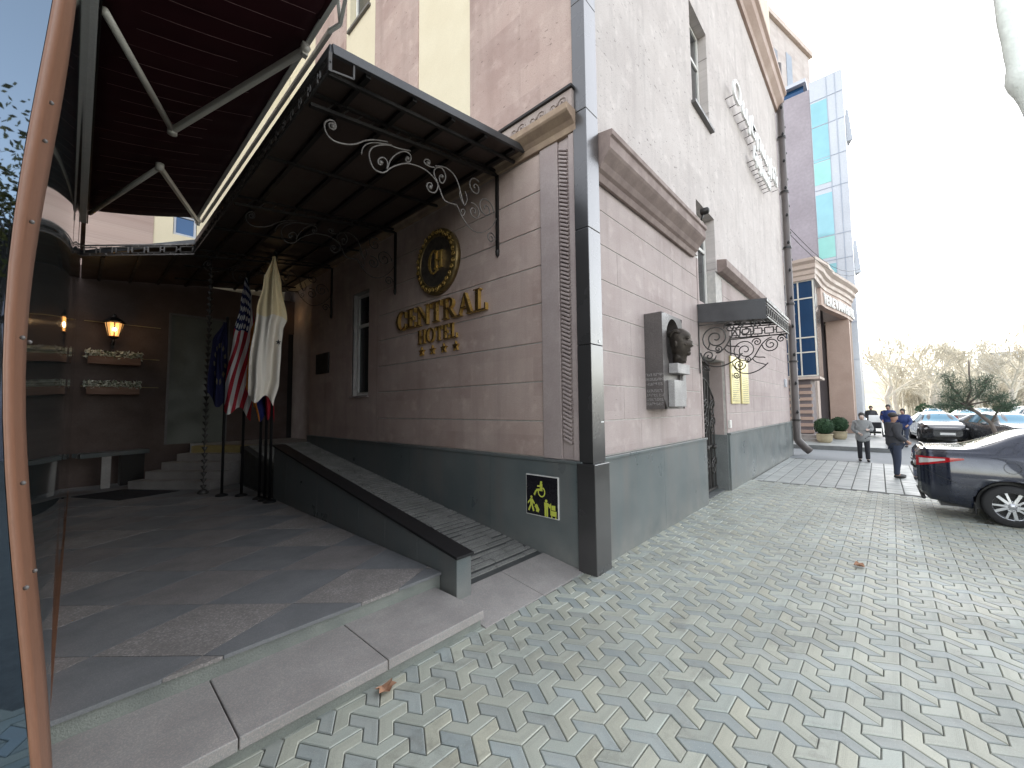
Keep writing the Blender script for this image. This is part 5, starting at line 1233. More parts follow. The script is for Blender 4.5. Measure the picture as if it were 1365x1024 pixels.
SED = dict(roof=[(0, 1.06), (.06, 1.13), (.14, 1.145), (.52, 1.16), (1.35, 1.455), (2.0, 1.50), (2.7, 1.44), (3.55, 1.03), (4.2, .92), (4.55, .76), (4.62, .66)],
           belt=[(0, 1.02), (.08, 1.09), (.5, 1.10), (1.1, 1.08), (1.8, 1.01), (3.3, .95), (3.7, .93), (4.3, .82), (4.62, .62)],
           hw=[(0, .62), (.05, .70), (.16, .79), (.4, .86), (1.0, .89), (3.5, .885), (4.1, .84), (4.45, .7), (4.62, .5)],
           low=[(0, .46), (.05, .36), (.15, .28), (.4, .24), (.6, .2), (4.1, .19), (4.5, .25), (4.62, .34)], wheels=(1.0, 3.68), arch=.385, wr=.315, L=4.62)
SUV = dict(roof=[(0, 1.2), (.06, 1.4), (.3, 1.62), (1.2, 1.72), (2.5, 1.68), (3.4, 1.12), (4.2, 1.02), (4.5, .85)], belt=[(0, 1.02), (.2, 1.1), (3.2, 1.03), (4.2, .95), (4.5, .75)],
           hw=[(0, .72), (.1, .82), (.4, .89), (3.6, .89), (4.2, .82), (4.5, .6)], low=[(0, .45), (.2, .32), (.6, .26), (4.1, .26), (4.5, .36)], wheels=(.85, 3.55), arch=.40, wr=.34, L=4.5)
def wheel(parent, x, y, z, r, side, mats=('rubber', 'wheel_alloy'), detail=True):
    """wheel with its axle along local x; side = outward direction"""
    mb = MB(); w = .105
    mb.lathe([(r * .66, -w), (r * .9, -w), (r * .985, -w * .75), (r, -w * .3), (r, w * .3), (r * .985, w * .75), (r * .9, w), (r * .68, w)], (x, y, z), 36, axis='x')
    t = mb.build('wheel', mats[0], parent)
    mb = MB(); o = side * w * .72
    mb.lathe([(r * .60, o - side * .09), (r * .64, o), (r * .70, o + side * .012), (r * .70, o - side * .1)], (x, y, z), 36, axis='x')
    if detail:
        for k in range(10):
            a = 2 * pi * k / 10 + .1 + (.06 if k % 2 else -.06); c, s_ = cos(a), sin(a); wd = .026 if k % 2 else .018
            p0 = (x + o + side * .008, y + c * r * .15, z + s_ * r * .15); p1 = (x + o - side * .002, y + c * r * .665, z + s_ * r * .665)
            mb.beam(p0, p1, wd * 1.5, .022, up=(1, 0, 0))
    else:
        for k in range(5):
            a = 2 * pi * k / 5; mb.beam((x + o, y, z), (x + o, y + cos(a) * r * .64, z + sin(a) * r * .64), .07, .03, up=(1, 0, 0))
    mb.lathe([(.0001, o + side * .02), (r * .14, o + side * .018), (r * .2, o - side * .02)], (x, y, z), 16, axis='x')
    if detail:
        for k in range(5): a = 2 * pi * k / 5 + .3; mb.lathe([(.0001, o + side * .022), (.012, o + side * .02), (.013, o)], (x, y + cos(a) * r * .24, z + sin(a) * r * .24), 8, axis='x')
    mb.build('rim', mats[1], t)
    mb = MB(); mb.lathe([(.0001, -side * .02), (r * .62, -side * .02)], (x, y, z), 20, axis='x'); mb.lathe([(r * .42, side * .0), (r * .42, side * .02)], (x, y, z), 20, axis='x'); mb.build('brake_disc', 'plastic', t)
def make_car(name, label, P, paint, loc, rot, detail=False, group=None, glass='car_glass'):
    """local frame: x across, +y towards the tail, origin under the tail end"""
    C = thing(name, label, 'car', loc, group); C.rotation_euler = (0, 0, rot); s_local[0] = True
    st = []; s = 0.0; step = .03 if detail else .07
    while s < P['L'] - 1e-6: st.append(s); s += step if s > .2 else step * .5
    st.append(P['L'])
    secs = [section(s, P) for s in st]; m_ = len(secs[0])
    pts = lambda i, off=0.: [(x_ + off, -st[i], z_) for x_, z_ in secs[i]]
    mb = MB(); vs = []
    for i in range(len(st)):
        half = secs[i]; full = [(-a, z) for a, z in half] + [(a, z) for a, z in half[-2::-1]]
        for a, z in full:
            tuck = 0
            vs.append((a, -st[i] - tuck, z))
    fm = 2 * m_ - 1
    mb.add(vs, [(i * fm + j, i * fm + j + 1, (i + 1) * fm + j + 1, (i + 1) * fm + j) for i in range(len(st) - 1) for j in range(fm - 1)], 0, True)
    mb.add([vs[j] for j in range(fm)], [tuple(range(fm))], 0, False); mb.add([vs[(len(st) - 1) * fm + j] for j in range(fm)], [tuple(range(fm))[::-1]], 0, False)
    body = mb.build('body', paint, C)
    mb = MB(); mb.box(-.70, .70, -P['L'] + .3, -.25, .2, .78); mb.build('underbody', 'plastic', C)
    for wc in P['wheels']:
        for sd in (-1, 1):
            wheel(C, sd * .775, -wc, P['wr'], P['wr'], sd, detail=detail)
            mb = MB(); mb.lathe([(P['arch'] - .012, -.13), (P['arch'] - .012, .10)], (sd * .74, -wc, P['wr']), 24, axis='x'); mb.f = mb.f[:-2]; mb.m = mb.m[:-2]; mb.sm = mb.sm[:-2]
            mb.build('wheel_arch', 'plastic', C)
    # glazing: bands of the greenhouse lifted off the body
    def band(j0, j1, s0, s1, sgn, off=.006):
        mb = MB(); idx = [i for i in range(len(st)) if s0 <= st[i] <= s1]; vs = []
        for i in idx:
            for j in range(j0, j1 + 1):
                a, z = secs[i][j]; vs.append((sgn * (a + off), -st[i], z + off * .4))
        k = j1 - j0 + 1
        mb.add(vs, [(q * k + w, q * k + w + 1, (q + 1) * k + w + 1, (q + 1) * k + w) for q in range(len(idx) - 1) for w in range(k - 1)], 0, True); return mb
    if P is SED: sides = [(1.48, 2.22), (2.28, 3.05)]; rw = (.60, 1.28); fw_ = (2.8, 3.45); qt = None
    else: sides = [(.45, 1.15), (1.22, 2.05), (2.12, 2.85)]; rw = (.05, .30); fw_ = (2.6, 3.3)
    for sg in (-1, 1):
        for a, b in sides: band(8, 10, a, b, sg).build('side_window', glass, C)
    def top_glass(s0, s1, nm):
        mb = MB(); idx = [i for i in range(len(st)) if s0 <= st[i] <= s1]; vs = []
        for i in idx:
            hw_ = secs[i][11][0] * .96; z0 = secs[i][12][1]; z1 = secs[i][13][1]
            for q in range(9): t = q / 4 - 1; vs.append((hw_ * t, -st[i], (z1 - (z1 - secs[i][11][1]) * t * t) + .008))
        mb.add(vs, [(a * 9 + q, a * 9 + q + 1, (a + 1) * 9 + q + 1, (a + 1) * 9 + q) for a in range(len(idx) - 1) for q in range(8)], 0, True); mb.build(nm, glass, C)
    top_glass(*rw, 'rear_window'); top_glass(*fw_, 'windscreen')
    # lights and plates
    for sg in (-1, 1):
        if detail:
            # tail lamp wrapping the corner, on the body surface
            def lamp_strip(z0f, z1f, s0, s1, mat, nm, off):
                mb = MB(); idx = [i for i in range(len(st)) if s0 <= st[i] <= s1]; vs = []
                for i in idx:
                    for q in range(5):
                        t = (st[i] - s0) / (s1 - s0); z = z0f(t) + (z1f(t) - z0f(t)) * q / 4
                        sec = secs[i]; xw = sec[0][0]
                        for (xa, za_), (xb, zb_) in zip(sec[:9], sec[1:10]):
                            if za_ <= z <= zb_ + 1e-6: xw = xa + (xb - xa) * ((z - za_) / max(1e-6, zb_ - za_)); break
                        vs.append((sg * (xw + off), -st[i] + (.004 if i == 0 else 0), z))
                mb.add(vs, [(a * 5 + q, a * 5 + q + 1, (a + 1) * 5 + q + 1, (a + 1) * 5 + q) for a in range(len(idx) - 1) for q in range(4)], 0, True)
                return mb.build(nm, mat, C)
            lamp_strip(lambda t: .84 + .15 * t, lambda t: 1.015 - .005 * t, .0, .55, 'lamp_red', 'tail_light', .006)
            lamp_strip(lambda t: .885 + .085 * t, lambda t: .98 + .01 * t, .02, .36, 'lamp_clear', 'tail_light_lens', .011)
        else:
            yl = -.02; mb = MB(); mb.box(sg * .45, sg * .78, -.10, -.0 + .012, .80, .98) if P is SED else mb.box(sg * .62, sg * .80, -.15, .01, .85, 1.2); mb.build('tail_light', 'lamp_red', C)
        mb = MB(); mb.sphere((sg * .60, -P['L'] + .28, .70), .13, 10, 0, (1.3, 1., .55)); mb.build('headlight', 'lamp_clear', C)
        mb = MB(); mb.sphere((sg * .98, -2.95, 1.02), .1, 10, 0, (1.1, .6, .75)); mb.beam((sg * .86, -2.95, .98), (sg * .95, -2.95, 1.0), .06, .04); mb.build('mirror', paint, C)
    mb = MB(); mb.box(-.26, .26, .0, .012, .72, .84); mb.build('number_plate', 'white', C)
    mb = MB(); mb.box(-.26, .26, -P['L'] - .012, -P['L'], .42, .53); mb.build('number_plate', 'white', C)
    mb = MB(); mb.box(-.5, .5, -P['L'] - .006, -P['L'] + .2, .58, .68); mb.build('grille', 'plastic', C)
    if detail:
        for sg in (-1, 1):
            # chrome outline of the side windows
            mb = MB(); i0 = [i for i in range(len(st)) if 1.36 <= st[i] <= 3.1]
            low_ = [(sg * (secs[i][8][0] + .012), -st[i], secs[i][8][1]) for i in i0]; up_ = [(sg * (secs[i][10][0] + .014), -st[i], secs[i][10][1] + .005) for i in i0 if st[i] > 1.5]
            tip = (sg * (secs[i0[0]][8][0] + .008), -1.36, secs[i0[0]][8][1] + .06)
            mb.tube([tip] + low_[2:], .011, 6); mb.tube([tip] + up_, .011, 6); mb.build('window_trim', 'chrome', C)
            # filler flap, door shut lines
            yy, zz_ = -.98 - .06, .90
            def xs(s_, z):
                sec = section(s_, P)
                for (xa, za_), (xb, zb_) in zip(sec[:9], sec[1:10]):
                    if za_ <= z <= zb_ + 1e-6: return xa + (xb - xa) * ((z - za_) / max(1e-6, zb_ - za_))
                return sec[7][0]
            mb = MB(); mb.tube([(sg * (xs(1.03 + .085 * cos(a), .90 + .085 * sin(a)) + .001), -1.03 - .085 * cos(a), .90 + .085 * sin(a)) for a in [k * pi / 12 for k in range(25)]], .0035, 5); mb.build('fuel_flap', 'plastic', C)
            mb = MB(); mb.tube([(sg * (xs(1.5, z) + .001), -1.5 + .25 * max(0, .65 - z), z) for z in [.3 + .06 * k for k in range(13)]], .004, 5); mb.tube([(sg * (xs(2.26, z) + .001), -2.26, z) for z in [.3 + .06 * k for k in range(12)]], .004, 5); mb.build('door_gap', 'plastic', C)
            mb = MB(); mb.beam((sg * .905, -1.72, .86), (sg * .905, -1.9, .87), .025, .03); mb.build('door_handle', 'chrome', C)
            mb = MB(); mb.tube([(sg * (xs(s_, .55) + .001), -s_, .80 - .45 * (s_ - .1) ** .8 if s_ > .1 else .8) for s_ in [.1 + .05 * k for k in range(12)]], .0035, 5); mb.build('bumper_gap', 'plastic', C)
            mb = MB(); mb.beam((sg * .84, -.62, .27), (sg * .82, -.62, .16), .17, .012, up=(0, 1, 0)); mb.build('mud_flap', 'rubber', C)
        mb = MB(); mb.box(-.42, .42, -.0, .03, .86, .90); mb.build('trunk_trim', 'chrome', C)
        mb = MB(); mb.tube([(a * .8, -.10 - .03 * (1 - a * a), 1.152 + .012 * (1 - a * a)) for a in [k / 8 - 1 for k in range(17)]], .018, 6); mb.build('spoiler_lip', paint, C)
        mb = MB(); mb.sphere((0, .02, .95), .055, 12, 0, (1, .3, 1)); mb.build('badge', 'chrome', C)
        mb = MB(); mb.sphere((.1, .0, .80), .05, 8); mb.tube([(-.3, .01, .78), (-.1, .035, .80), (.05, .03, .78)], .02, 6); mb.build('trunk_handle', 'plastic', C)
        mb = MB(); mb.tube([(-.66, -.06, .30), (.66, -.06, .30)], .03, 8); mb.build('bumper_lip', 'plastic', C)
    s_local[0] = False
    return C
make_car('parked_car', 'dark navy sedan parked tail towards the facade at the right edge of the picture', SED, 'paint_navy', (10.64, -.44, 0), 0, True)
far = [('black sedan with bright windscreen facing the camera at the start of the far car row', SED, 'paint_black', (33.2, -2.0, -.02), radians(-85), 'car_glass_blue'),
       ('green grey sedan parked behind the dark sedan roof in the far row', SED, 'paint_grey', (31.0, -3.4, -.02), radians(-70), 'car_glass_blue'),
       ('white sport utility car with a wide blue windscreen in the far row', SUV, 'paint_white', (32.6, -5.6, -.02), radians(-80), 'car_glass_blue'),
       ('silver sedan farther back in the far car row', SED, 'paint_silver', (46, -4.9, -.02), radians(80), 'car_glass_blue'),
       ('white sedan at the back of the far car row by the trees', SED, 'paint_white', (52, -6.2, -.02), radians(100), 'car_glass_blue'),
       ('white sport utility car far back near the bare trees', SUV, 'paint_white', (50, -9.0, -.02), radians(95), 'car_glass_blue'),
       ('silver sport utility car at the far right edge of the picture', SUV, 'paint_silver', (44, -8.0, -.02), radians(70), 'car_glass_blue'),
       ('small white sedan nearest the portico end of the street', SED, 'paint_white', (60, -4.2, -.02), radians(90), 'car_glass_blue'),
       ('distant silver sedan under the bare trees', SED, 'paint_silver', (60, -7.5, -.02), radians(85), 'car_glass_blue')]
for lab, P_, pt_, loc, rot, gl in far:
    make_car('parked_car', lab, P_, pt_, loc, rot, False, 'cars parked along the far street', gl)

# ------------------------------------------------------------------ people
def skin_obj(name, mat, parent, joints, edges, root, sub=2):
    me = bpy.data.meshes.new(name); names = list(joints); me.from_pydata([joints[n][0] for n in names], [(names.index(a), names.index(b)) for a, b in edges], [])
    me.materials.append(M[mat]); o = bpy.data.objects.new(name, me); COL.objects.link(o); o.parent = parent
    sk = o.modifiers.new('skin', 'SKIN'); sk.use_smooth_shade = True
    for n, v in zip(names, me.skin_vertices[0].data):
        r = joints[n][1]; v.radius = r if isinstance(r, tuple) else (r, r); v.use_root = (n == root)
    ss = o.modifiers.new('sub', 'SUBSURF'); ss.levels = sub; ss.render_levels = sub
    return o
def person(label, loc, rot, h=1.65, coat='coat_dark', legs='cloth_navy', coat_len=.72, hair='hair', skin='skin', arms='down', cap=False, group=None, step=.08):
    """standing figure facing local +x"""
    W = thing('person', label, 'person', loc, group); W.rotation_euler = (0, 0, rot); k = h / 1.70
    V = lambda x, y, z: (x * k, y * k, z * k)
    J = {}; Ed = []
    def a(n, p, r, to=None):
        J[n] = (V(*p), tuple(q * k for q in r) if isinstance(r, tuple) else r * k)
        if to: Ed.append((n, to))
    a('pelvis', (0, 0, .93), (.13, .10)); a('waist', (0, 0, 1.08), (.115, .09), 'pelvis'); a('chest', (-.01, 0, 1.27), (.14, .10), 'waist'); a('neck0', (-.02, 0, 1.42), .07, 'chest'); a('neck', (-.005, 0, 1.475), .052, 'neck0')
    a('jaw', (.02, 0, 1.54), (.062, .068), 'neck'); a('face', (.015, 0, 1.60), (.078, .088), 'jaw'); a('crown', (.0, 0, 1.665), (.07, .078), 'face'); a('nose', (.10, 0, 1.585), .014, 'face')
    Sh = {}
    for s, n in ((1, 'l'), (-1, 'r')):
        f = step * s
        a('hip' + n, (0, .09 * s, .88), .085, 'pelvis'); a('knee' + n, (.03 + f * .5, .095 * s, .49), .058, 'hip' + n); a('ankle' + n, (f, .10 * s, .085), .04, 'knee' + n); a('toe' + n, (f + .15, .115 * s, .03), .033, 'ankle' + n)
        a('sh' + n, (-.015, .175 * s, 1.385), .058, 'neck0')
        if arms == 'down': el, wr = (-.05, .245 * s, 1.11), (.05, .25 * s, .87)
        elif arms == 'hold' and s > 0: el, wr = (.0, .25 * s, 1.12), (.23, .14 * s, 1.13)
        elif arms == 'hold': el, wr = (.0, .26 * s, 1.12), (.2, .1 * s, 1.0)
        else: el, wr = (-.04, .25 * s, 1.12), (.17, .20 * s, .98)
        a('el' + n, el, .044, 'sh' + n); a('wr' + n, wr, .03, 'el' + n)
        d = (Vector(wr) - Vector(el)).normalized(); q = Vector(wr) + d * .055; a('palm' + n, tuple(q), (.036, .02), 'wr' + n)
        sidev = d.cross(Vector((0, s, .2))).normalized()
        for t in range(4):
            b = q + d * .03 + sidev * (.027 - .018 * t); a(f'f{t}a{n}', tuple(b), .0095, 'palm' + n); e = b + d * (.045 - .006 * abs(t - 1.4)) + Vector((0, -s * .015, 0)); a(f'f{t}b{n}', tuple(e), .008, f'f{t}a{n}')
        b = q + sidev * .045 + d * .005; a('t0' + n, tuple(b), .011, 'palm' + n); a('t1' + n, tuple(b + d * .035 + sidev * .008), .009, 't0' + n)
    skin_obj('body', skin, W, J, Ed, 'pelvis', 1)
    # trousers
    T = {}; TE = []
    T['p'] = (V(0, 0, .95), (.155 * k, .13 * k))
    for s, n in ((1, 'l'), (-1, 'r')):
        f = step * s
        for nm, p, r in (('h', (0, .095 * s, .84), .105), ('k', (.03 + f * .5, .098 * s, .49), .08), ('c', (.01 + f * .8, .10 * s, .25), .072), ('a', (f + .005, .10 * s, .07), .068)): T[nm + n] = (V(*p), r * k)
        TE += [('h' + n, 'p'), ('k' + n, 'h' + n), ('c' + n, 'k' + n), ('a' + n, 'c' + n)]
    skin_obj('trousers', legs, W, T, TE, 'p', 1)
    # coat
    zb = 1.45 - coat_len
    Cj = {'c0': (V(-.01, 0, zb), (.235 * k, .20 * k)), 'c1': (V(-.005, 0, zb + (1.27 - zb) * .35), (.225 * k, .19 * k)), 'c2': (V(-.01, 0, zb + (1.27 - zb) * .7), (.205 * k, .17 * k)), 'c3': (V(-.015, 0, 1.29), (.20 * k, .16 * k)), 'c4': (V(-.02, 0, 1.42), (.10 * k, .09 * k)), 'c5': (V(-.012, 0, 1.47), (.072 * k, .075 * k))}
    CE = [('c0', 'c1'), ('c1', 'c2'), ('c2', 'c3'), ('c3', 'c4'), ('c4', 'c5')]
    for n in 'lr':
        Cj['s' + n] = (J['sh' + n][0], .098 * k); Cj['e' + n] = (J['el' + n][0], .085 * k); w_ = Vector(J['wr' + n][0]); e_ = Vector(J['el' + n][0]); Cj['w' + n] = (tuple(e_.lerp(w_, .95)), .066 * k); CE += [('s' + n, 'c4'), ('e' + n, 's' + n), ('w' + n, 'e' + n)]
    skin_obj('coat', coat, W, Cj, CE, 'c3', 1)
    s_local[0] = True
    for s in (1, -1):
        f = step * s; mb = MB(); mb.sphere(V(f + .07, .108 * s, .045), .1 * k, 12, 0, (1.35, .5, .45)); mb.build('shoe', 'shoe', W)
        mb = MB(); mb.sphere(V(.085, .03 * s, 1.612), .011 * k, 8); mb.build('eye', 'white', W)
    mb = MB()
    if cap:
        mb.sphere(V(-.005, 0, 1.665), .098 * k, 14, 0, (1.05, .95, .75)); mb.sphere(V(.09, 0, 1.655), .07 * k, 10, 0, (1., .9, .15)); mb.build('cap', hair, W)
    else:
        mb.sphere(V(-.02, 0, 1.645), .098 * k, 14, 0, (1.0, .97, 1.05)); mb.sphere(V(-.06, 0, 1.56), .07 * k, 12, 0, (.7, 1.1, 1.25)); mb.build('hair', hair, W)
    mb = MB(); mb.box(.04 * k, .105 * k, -.024 * k, .024 * k, 1.548 * k, 1.556 * k); mb.build('mouth', 'lamp_red' if False else 'skin', W)
    s_local[0] = False
    return W
person('person in a dark jacket and navy trousers standing in profile beside the navy sedan', (14.5, -.26, .002), radians(-68), 1.66, 'coat_dark', 'cloth_navy', .66, cap=True, arms='bent', step=.05)
person('person in a grey coat and black trousers holding something before the body', (18.15, .45, -.015), radians(185), 1.62, 'coat_grey', 'cloth_black', .80, skin='skin_pale', arms='hold', step=.07)
person('person in a bright blue jacket left behind the shoulder of the dark jacketed person', (26.2, -.32, .15), radians(175), 1.72, 'coat_blue', 'cloth_black', .70, arms='bent')
person('person in a bright blue jacket right of the head of the dark jacketed person', (25.4, -.78, -.02), radians(160), 1.70, 'coat_blue', 'cloth_navy', .70, arms='bent')
person('person in a dark coat pushing the white hooded stroller', (31.2, .35, .15), radians(180), 1.66, 'coat_dark', 'cloth_black', .72, arms='hold')
ST = thing('stroller', 'white hooded stroller with dark basket on the far sidewalk behind the grey coat', 'stroller', (29.8, .18, .15))
mb = MB(); mb.grid(lambda u, v: (29.8 + .30 * cos(pi * u) * (1 - .0 * v), .18 - .26 + .52 * v, .95 + .38 * sin(pi * u)), 14, 6); mb.sphere((29.8, -.06, .95), .3, 12, 0, (1, .12, 1.2)); mb.sphere((29.8, .42, .95), .3, 12, 0, (1, .12, 1.2)); mb.build('hood', 'white', ST)
mb = MB(); mb.box(29.45, 30.15, -.06, .42, .62, .95); mb.build('seat', 'cloth_black', ST, bevel=.05)
mb = MB()
for y in (-.08, .44): mb.tube([(29.5, y, .3), (30.0, y, .7), (30.5, y, 1.12)], .02, 6); mb.tube([(30.1, y, .3), (29.7, y, .72)], .02, 6)
mb.tube([(30.5, -.08, 1.12), (30.5, .44, 1.12)], .02, 6); mb.box(29.55, 30.1, -.04, .4, .34, .44); mb.build('frame', 'cap_black', ST)
for x in (29.5, 30.1):
    for y in (-.1, .46): mb = MB(); mb.lathe([(.05, -.02), (.14, -.02), (.15, 0), (.14, .02), (.05, .02)], (x, y, .30), 16, axis='y'); mb.build('wheel', 'rubber', ST)

# ------------------------------------------------------------------ trees
def branches(mb, p, d, r, L, lvl, rnd, spread=.6, up=.15, n=(2, 3), minr=.012, sides=5):
    """recursive limb: returns nothing, adds tapered tubes"""
    pts = [p]; rr = [r]; q = p.copy(); dd = d.copy(); k = 4
    for i in range(k):
        dd = (dd + Vector((rnd.gauss(0, .13), rnd.gauss(0, .13), rnd.gauss(0, .10) + up * .2))).normalized(); q = q + dd * (L / k); pts.append(q.copy()); rr.append(r * (1 - .45 * (i + 1) / k))
    mb.tube(pts, rr, max(3, sides), 0, False)
    if lvl <= 0: return
    for i in range(rnd.randint(*n) + 1):
        t = rnd.uniform(.35, 1) if i else 1.0; m = t * k; i0 = min(k - 1, int(m)); b = pts[i0].lerp(pts[i0 + 1], m - i0)
        nd = (dd + Vector((rnd.gauss(0, spread), rnd.gauss(0, spread), rnd.gauss(0, spread * .7) + up))).normalized()
        branches(mb, b, nd, max(minr, r * .52), L * rnd.uniform(.58, .8), lvl - 1, rnd, spread, up, n, minr, sides - 1)
def bare_tree(label, loc, h, seed, tw=.02, lv=5, group=None, cat='tree', mats=('trunk_far', 'twig_hazed')):
    T = thing('bare_tree', label, cat, loc, group); rnd = random.Random(seed)
    mb = MB(); p = Vector(loc); th = h * .36; r = h * .022
    pts = [p + Vector((rnd.gauss(0, .02) * h * t, rnd.gauss(0, .02) * h * t, th * t)) for t in (0, .3, .65, 1)]
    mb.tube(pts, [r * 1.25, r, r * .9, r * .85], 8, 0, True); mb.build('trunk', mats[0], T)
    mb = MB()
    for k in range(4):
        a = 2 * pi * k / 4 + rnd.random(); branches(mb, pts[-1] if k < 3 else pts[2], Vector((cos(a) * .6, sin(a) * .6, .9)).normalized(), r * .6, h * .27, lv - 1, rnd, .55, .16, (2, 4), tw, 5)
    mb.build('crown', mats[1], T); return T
ft = [('leftmost tall bare tree beside the far portico column', (68, -1.0, -.1), 13, 21), ('second tall bare tree with pale forked trunk', (70, -4.9, -.1), 13.5, 22), ('bare tree right of the pale forked trunk', (72, -8.5, -.1), 11.5, 23), ('bare tree above the white car roofs', (66, -10.5, -.1), 10.5, 24), ('bare tree toward the right end of the far row', (70, -14.5, -.1), 11, 25), ('low bare tree at the right end of the far row', (60, -14.5, -.1), 9, 26), ('bare tree deep behind the pale forked trunk', (84, -6.5, -.1), 13, 27), ('bare tree deep behind the leftmost tall bare tree', (88, -2.0, -.1), 13, 28)]
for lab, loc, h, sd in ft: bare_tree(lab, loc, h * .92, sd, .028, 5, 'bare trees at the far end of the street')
# far wood reading as one pale thicket, its haze put into the branch colour
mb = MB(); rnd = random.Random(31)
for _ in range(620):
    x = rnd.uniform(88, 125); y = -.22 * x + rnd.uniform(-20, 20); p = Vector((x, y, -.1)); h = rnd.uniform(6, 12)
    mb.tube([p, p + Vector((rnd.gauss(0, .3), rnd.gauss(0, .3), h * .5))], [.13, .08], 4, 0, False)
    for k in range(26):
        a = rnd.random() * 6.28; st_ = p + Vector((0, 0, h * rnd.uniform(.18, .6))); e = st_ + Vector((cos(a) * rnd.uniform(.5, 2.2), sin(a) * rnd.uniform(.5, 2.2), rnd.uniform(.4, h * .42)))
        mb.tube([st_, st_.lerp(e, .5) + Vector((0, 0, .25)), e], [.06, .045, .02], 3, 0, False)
o = mb.build('bare_wood', 'twig_hazed'); tag(o, 'pale sunlit thicket of bare branches closing the street in the distance', 'wood'); o['kind'] = 'stuff'
mb = MB(); cs = []; rnd = random.Random(8)
for _ in range(3500):
    t = rnd.random(); p = Vector((64 + rnd.gauss(0, .5), -3 - 14 * t, rnd.uniform(0, 1.5 + .5 * sin(t * 30)))); a = Vector((rnd.gauss(0, 1), rnd.gauss(0, 1), rnd.gauss(0, 1))).normalized(); b = a.orthogonal().normalized(); s = rnd.uniform(.1, .22)
    mb.add([p - a * s, p + b * s * .6, p + a * s, p - b * s * .6], [(0, 1, 2, 3)]); v = rnd.random(); cs.append((v, v, v, 1))
o = mb.build('hedge', 'leaf_dark', cols=cs); tag(o, 'dark green hedge behind the parked cars under the bare trees', 'hedge')
# young pine by the navy sedan
PN = thing('young_pine', 'small crooked pine with tufted needles growing behind the navy sedan', 'tree', (20.5, -2.9, -.02))
rnd = random.Random(5); mb = MB()
tr = [Vector(p) for p in ((20.5, -2.9, -.02), (20.5, -2.85, .7), (20.55, -2.72, 1.25), (20.6, -2.45, 1.6), (20.6, -2.2, 1.85))]
mb.tube(tr, [.075, .065, .055, .05, .04], 8); tips = []
lim = [[tr[-1], (20.6, -1.95, 2.3), (20.6, -1.7, 2.8), (20.6, -1.55, 3.3)], [tr[-1], (20.6, -2.5, 2.3), (20.6, -2.75, 2.7), (20.6, -2.8, 3.1)], [tr[3], (20.7, -2.1, 1.75), (20.6, -1.6, 1.9), (20.5, -1.2, 1.85)], [tr[-1], (20.5, -2.3, 2.6), (20.55, -2.28, 3.4), (20.5, -2.3, 4.0)], [tr[2], (20.6, -3.1, 1.7), (20.6, -3.5, 1.9)], [tr[-1], (20.5, -1.8, 2.1), (20.4, -1.4, 2.4)], [tr[-1], (20.5, -2.9, 2.1), (20.5, -3.2, 2.3)]]
pc = Vector((20.6, -2.45, 1.75))
for l in lim:
    l = [Vector(p) for p in l]; l = [l[0]] + [pc + (p - pc) * .72 for p in l[1:]]; mb.tube(l, [.035 * (1 - .7 * i / len(l)) for i in range(len(l))], 5); tips += l[1:] + [l[i].lerp(l[i + 1], .5) for i in range(1, len(l) - 1)]
mb.build('trunk', 'bark_dark', PN)
mb = MB(); cs = []
for t in tips:
    if t.z > 2.9: continue
    for _ in range(150):
        d = Vector((rnd.gauss(0, 1), rnd.gauss(0, 1), rnd.gauss(.3, .8))).normalized(); b = t + Vector((rnd.gauss(0, .1), rnd.gauss(0, .12), rnd.gauss(0, .08))); e = b + d * rnd.uniform(.09, .2); w_ = d.orthogonal().normalized() * .009
        mb.add([b - w_, b + w_, e], [(0, 1, 2)]); v = rnd.random(); cs.append((v, v, v, 1))
mb.build('needles', 'leaf_pine', PN, cols=cs)
# plane tree trunk entering at the upper right
PT = thing('plane_tree', 'pale plane tree trunk with a knot leaning in at the upper right corner', 'tree', (6.75, -2.35, 0))
mb = MB()
ax = [(6.95, -2.35, -.05), (7.0, -2.2, .9), (6.95, -1.85, 2.5), (6.70, -1.56, 3.6), (6.52, -1.40, 4.25), (6.38, -1.30, 4.75), (6.26, -1.20, 5.15), (6.19, -1.15, 5.45), (6.10, -1.09, 5.95), (6.0, -1.05, 6.6), (5.9, -1.1, 7.4), (5.6, -1.3, 9)]
ax = smooth(ax, 5); nn = len(ax); rr_ = []
for i, p in enumerate(ax): t = i / (nn - 1); rr_.append((1 - .38 * sst(3.6, 4.6, p[2])) * ((.27 if t < .05 else .20) - .10 * sst(2.5, 5.5, p[2]) - .035 * sst(5.3, 6.2, p[2]) + .004 * sin(i * 1.7) + .07 * exp(-((p[2] - 5.12) / .12) ** 2)))
mb.tube(ax, rr_, 14); mb.build('trunk', 'bark_flared', PT)
rnd = random.Random(14); mb = MB()
for p, d in (((5.9, -1.1, 7.4), (.1, -.8, .6)), ((5.6, -1.3, 9), (-.4, -.3, .9)), ((5.6, -1.3, 9), (.5, -.6, .7)), ((6.7, -1.5, 3.7), (.2, -.9, .5))): branches(mb, Vector(p), Vector(d).normalized(), .09, 2.6, 3, rnd, .5, .15, (2, 2), .01, 6)
mb.build('limb', 'bark_flared', PT)

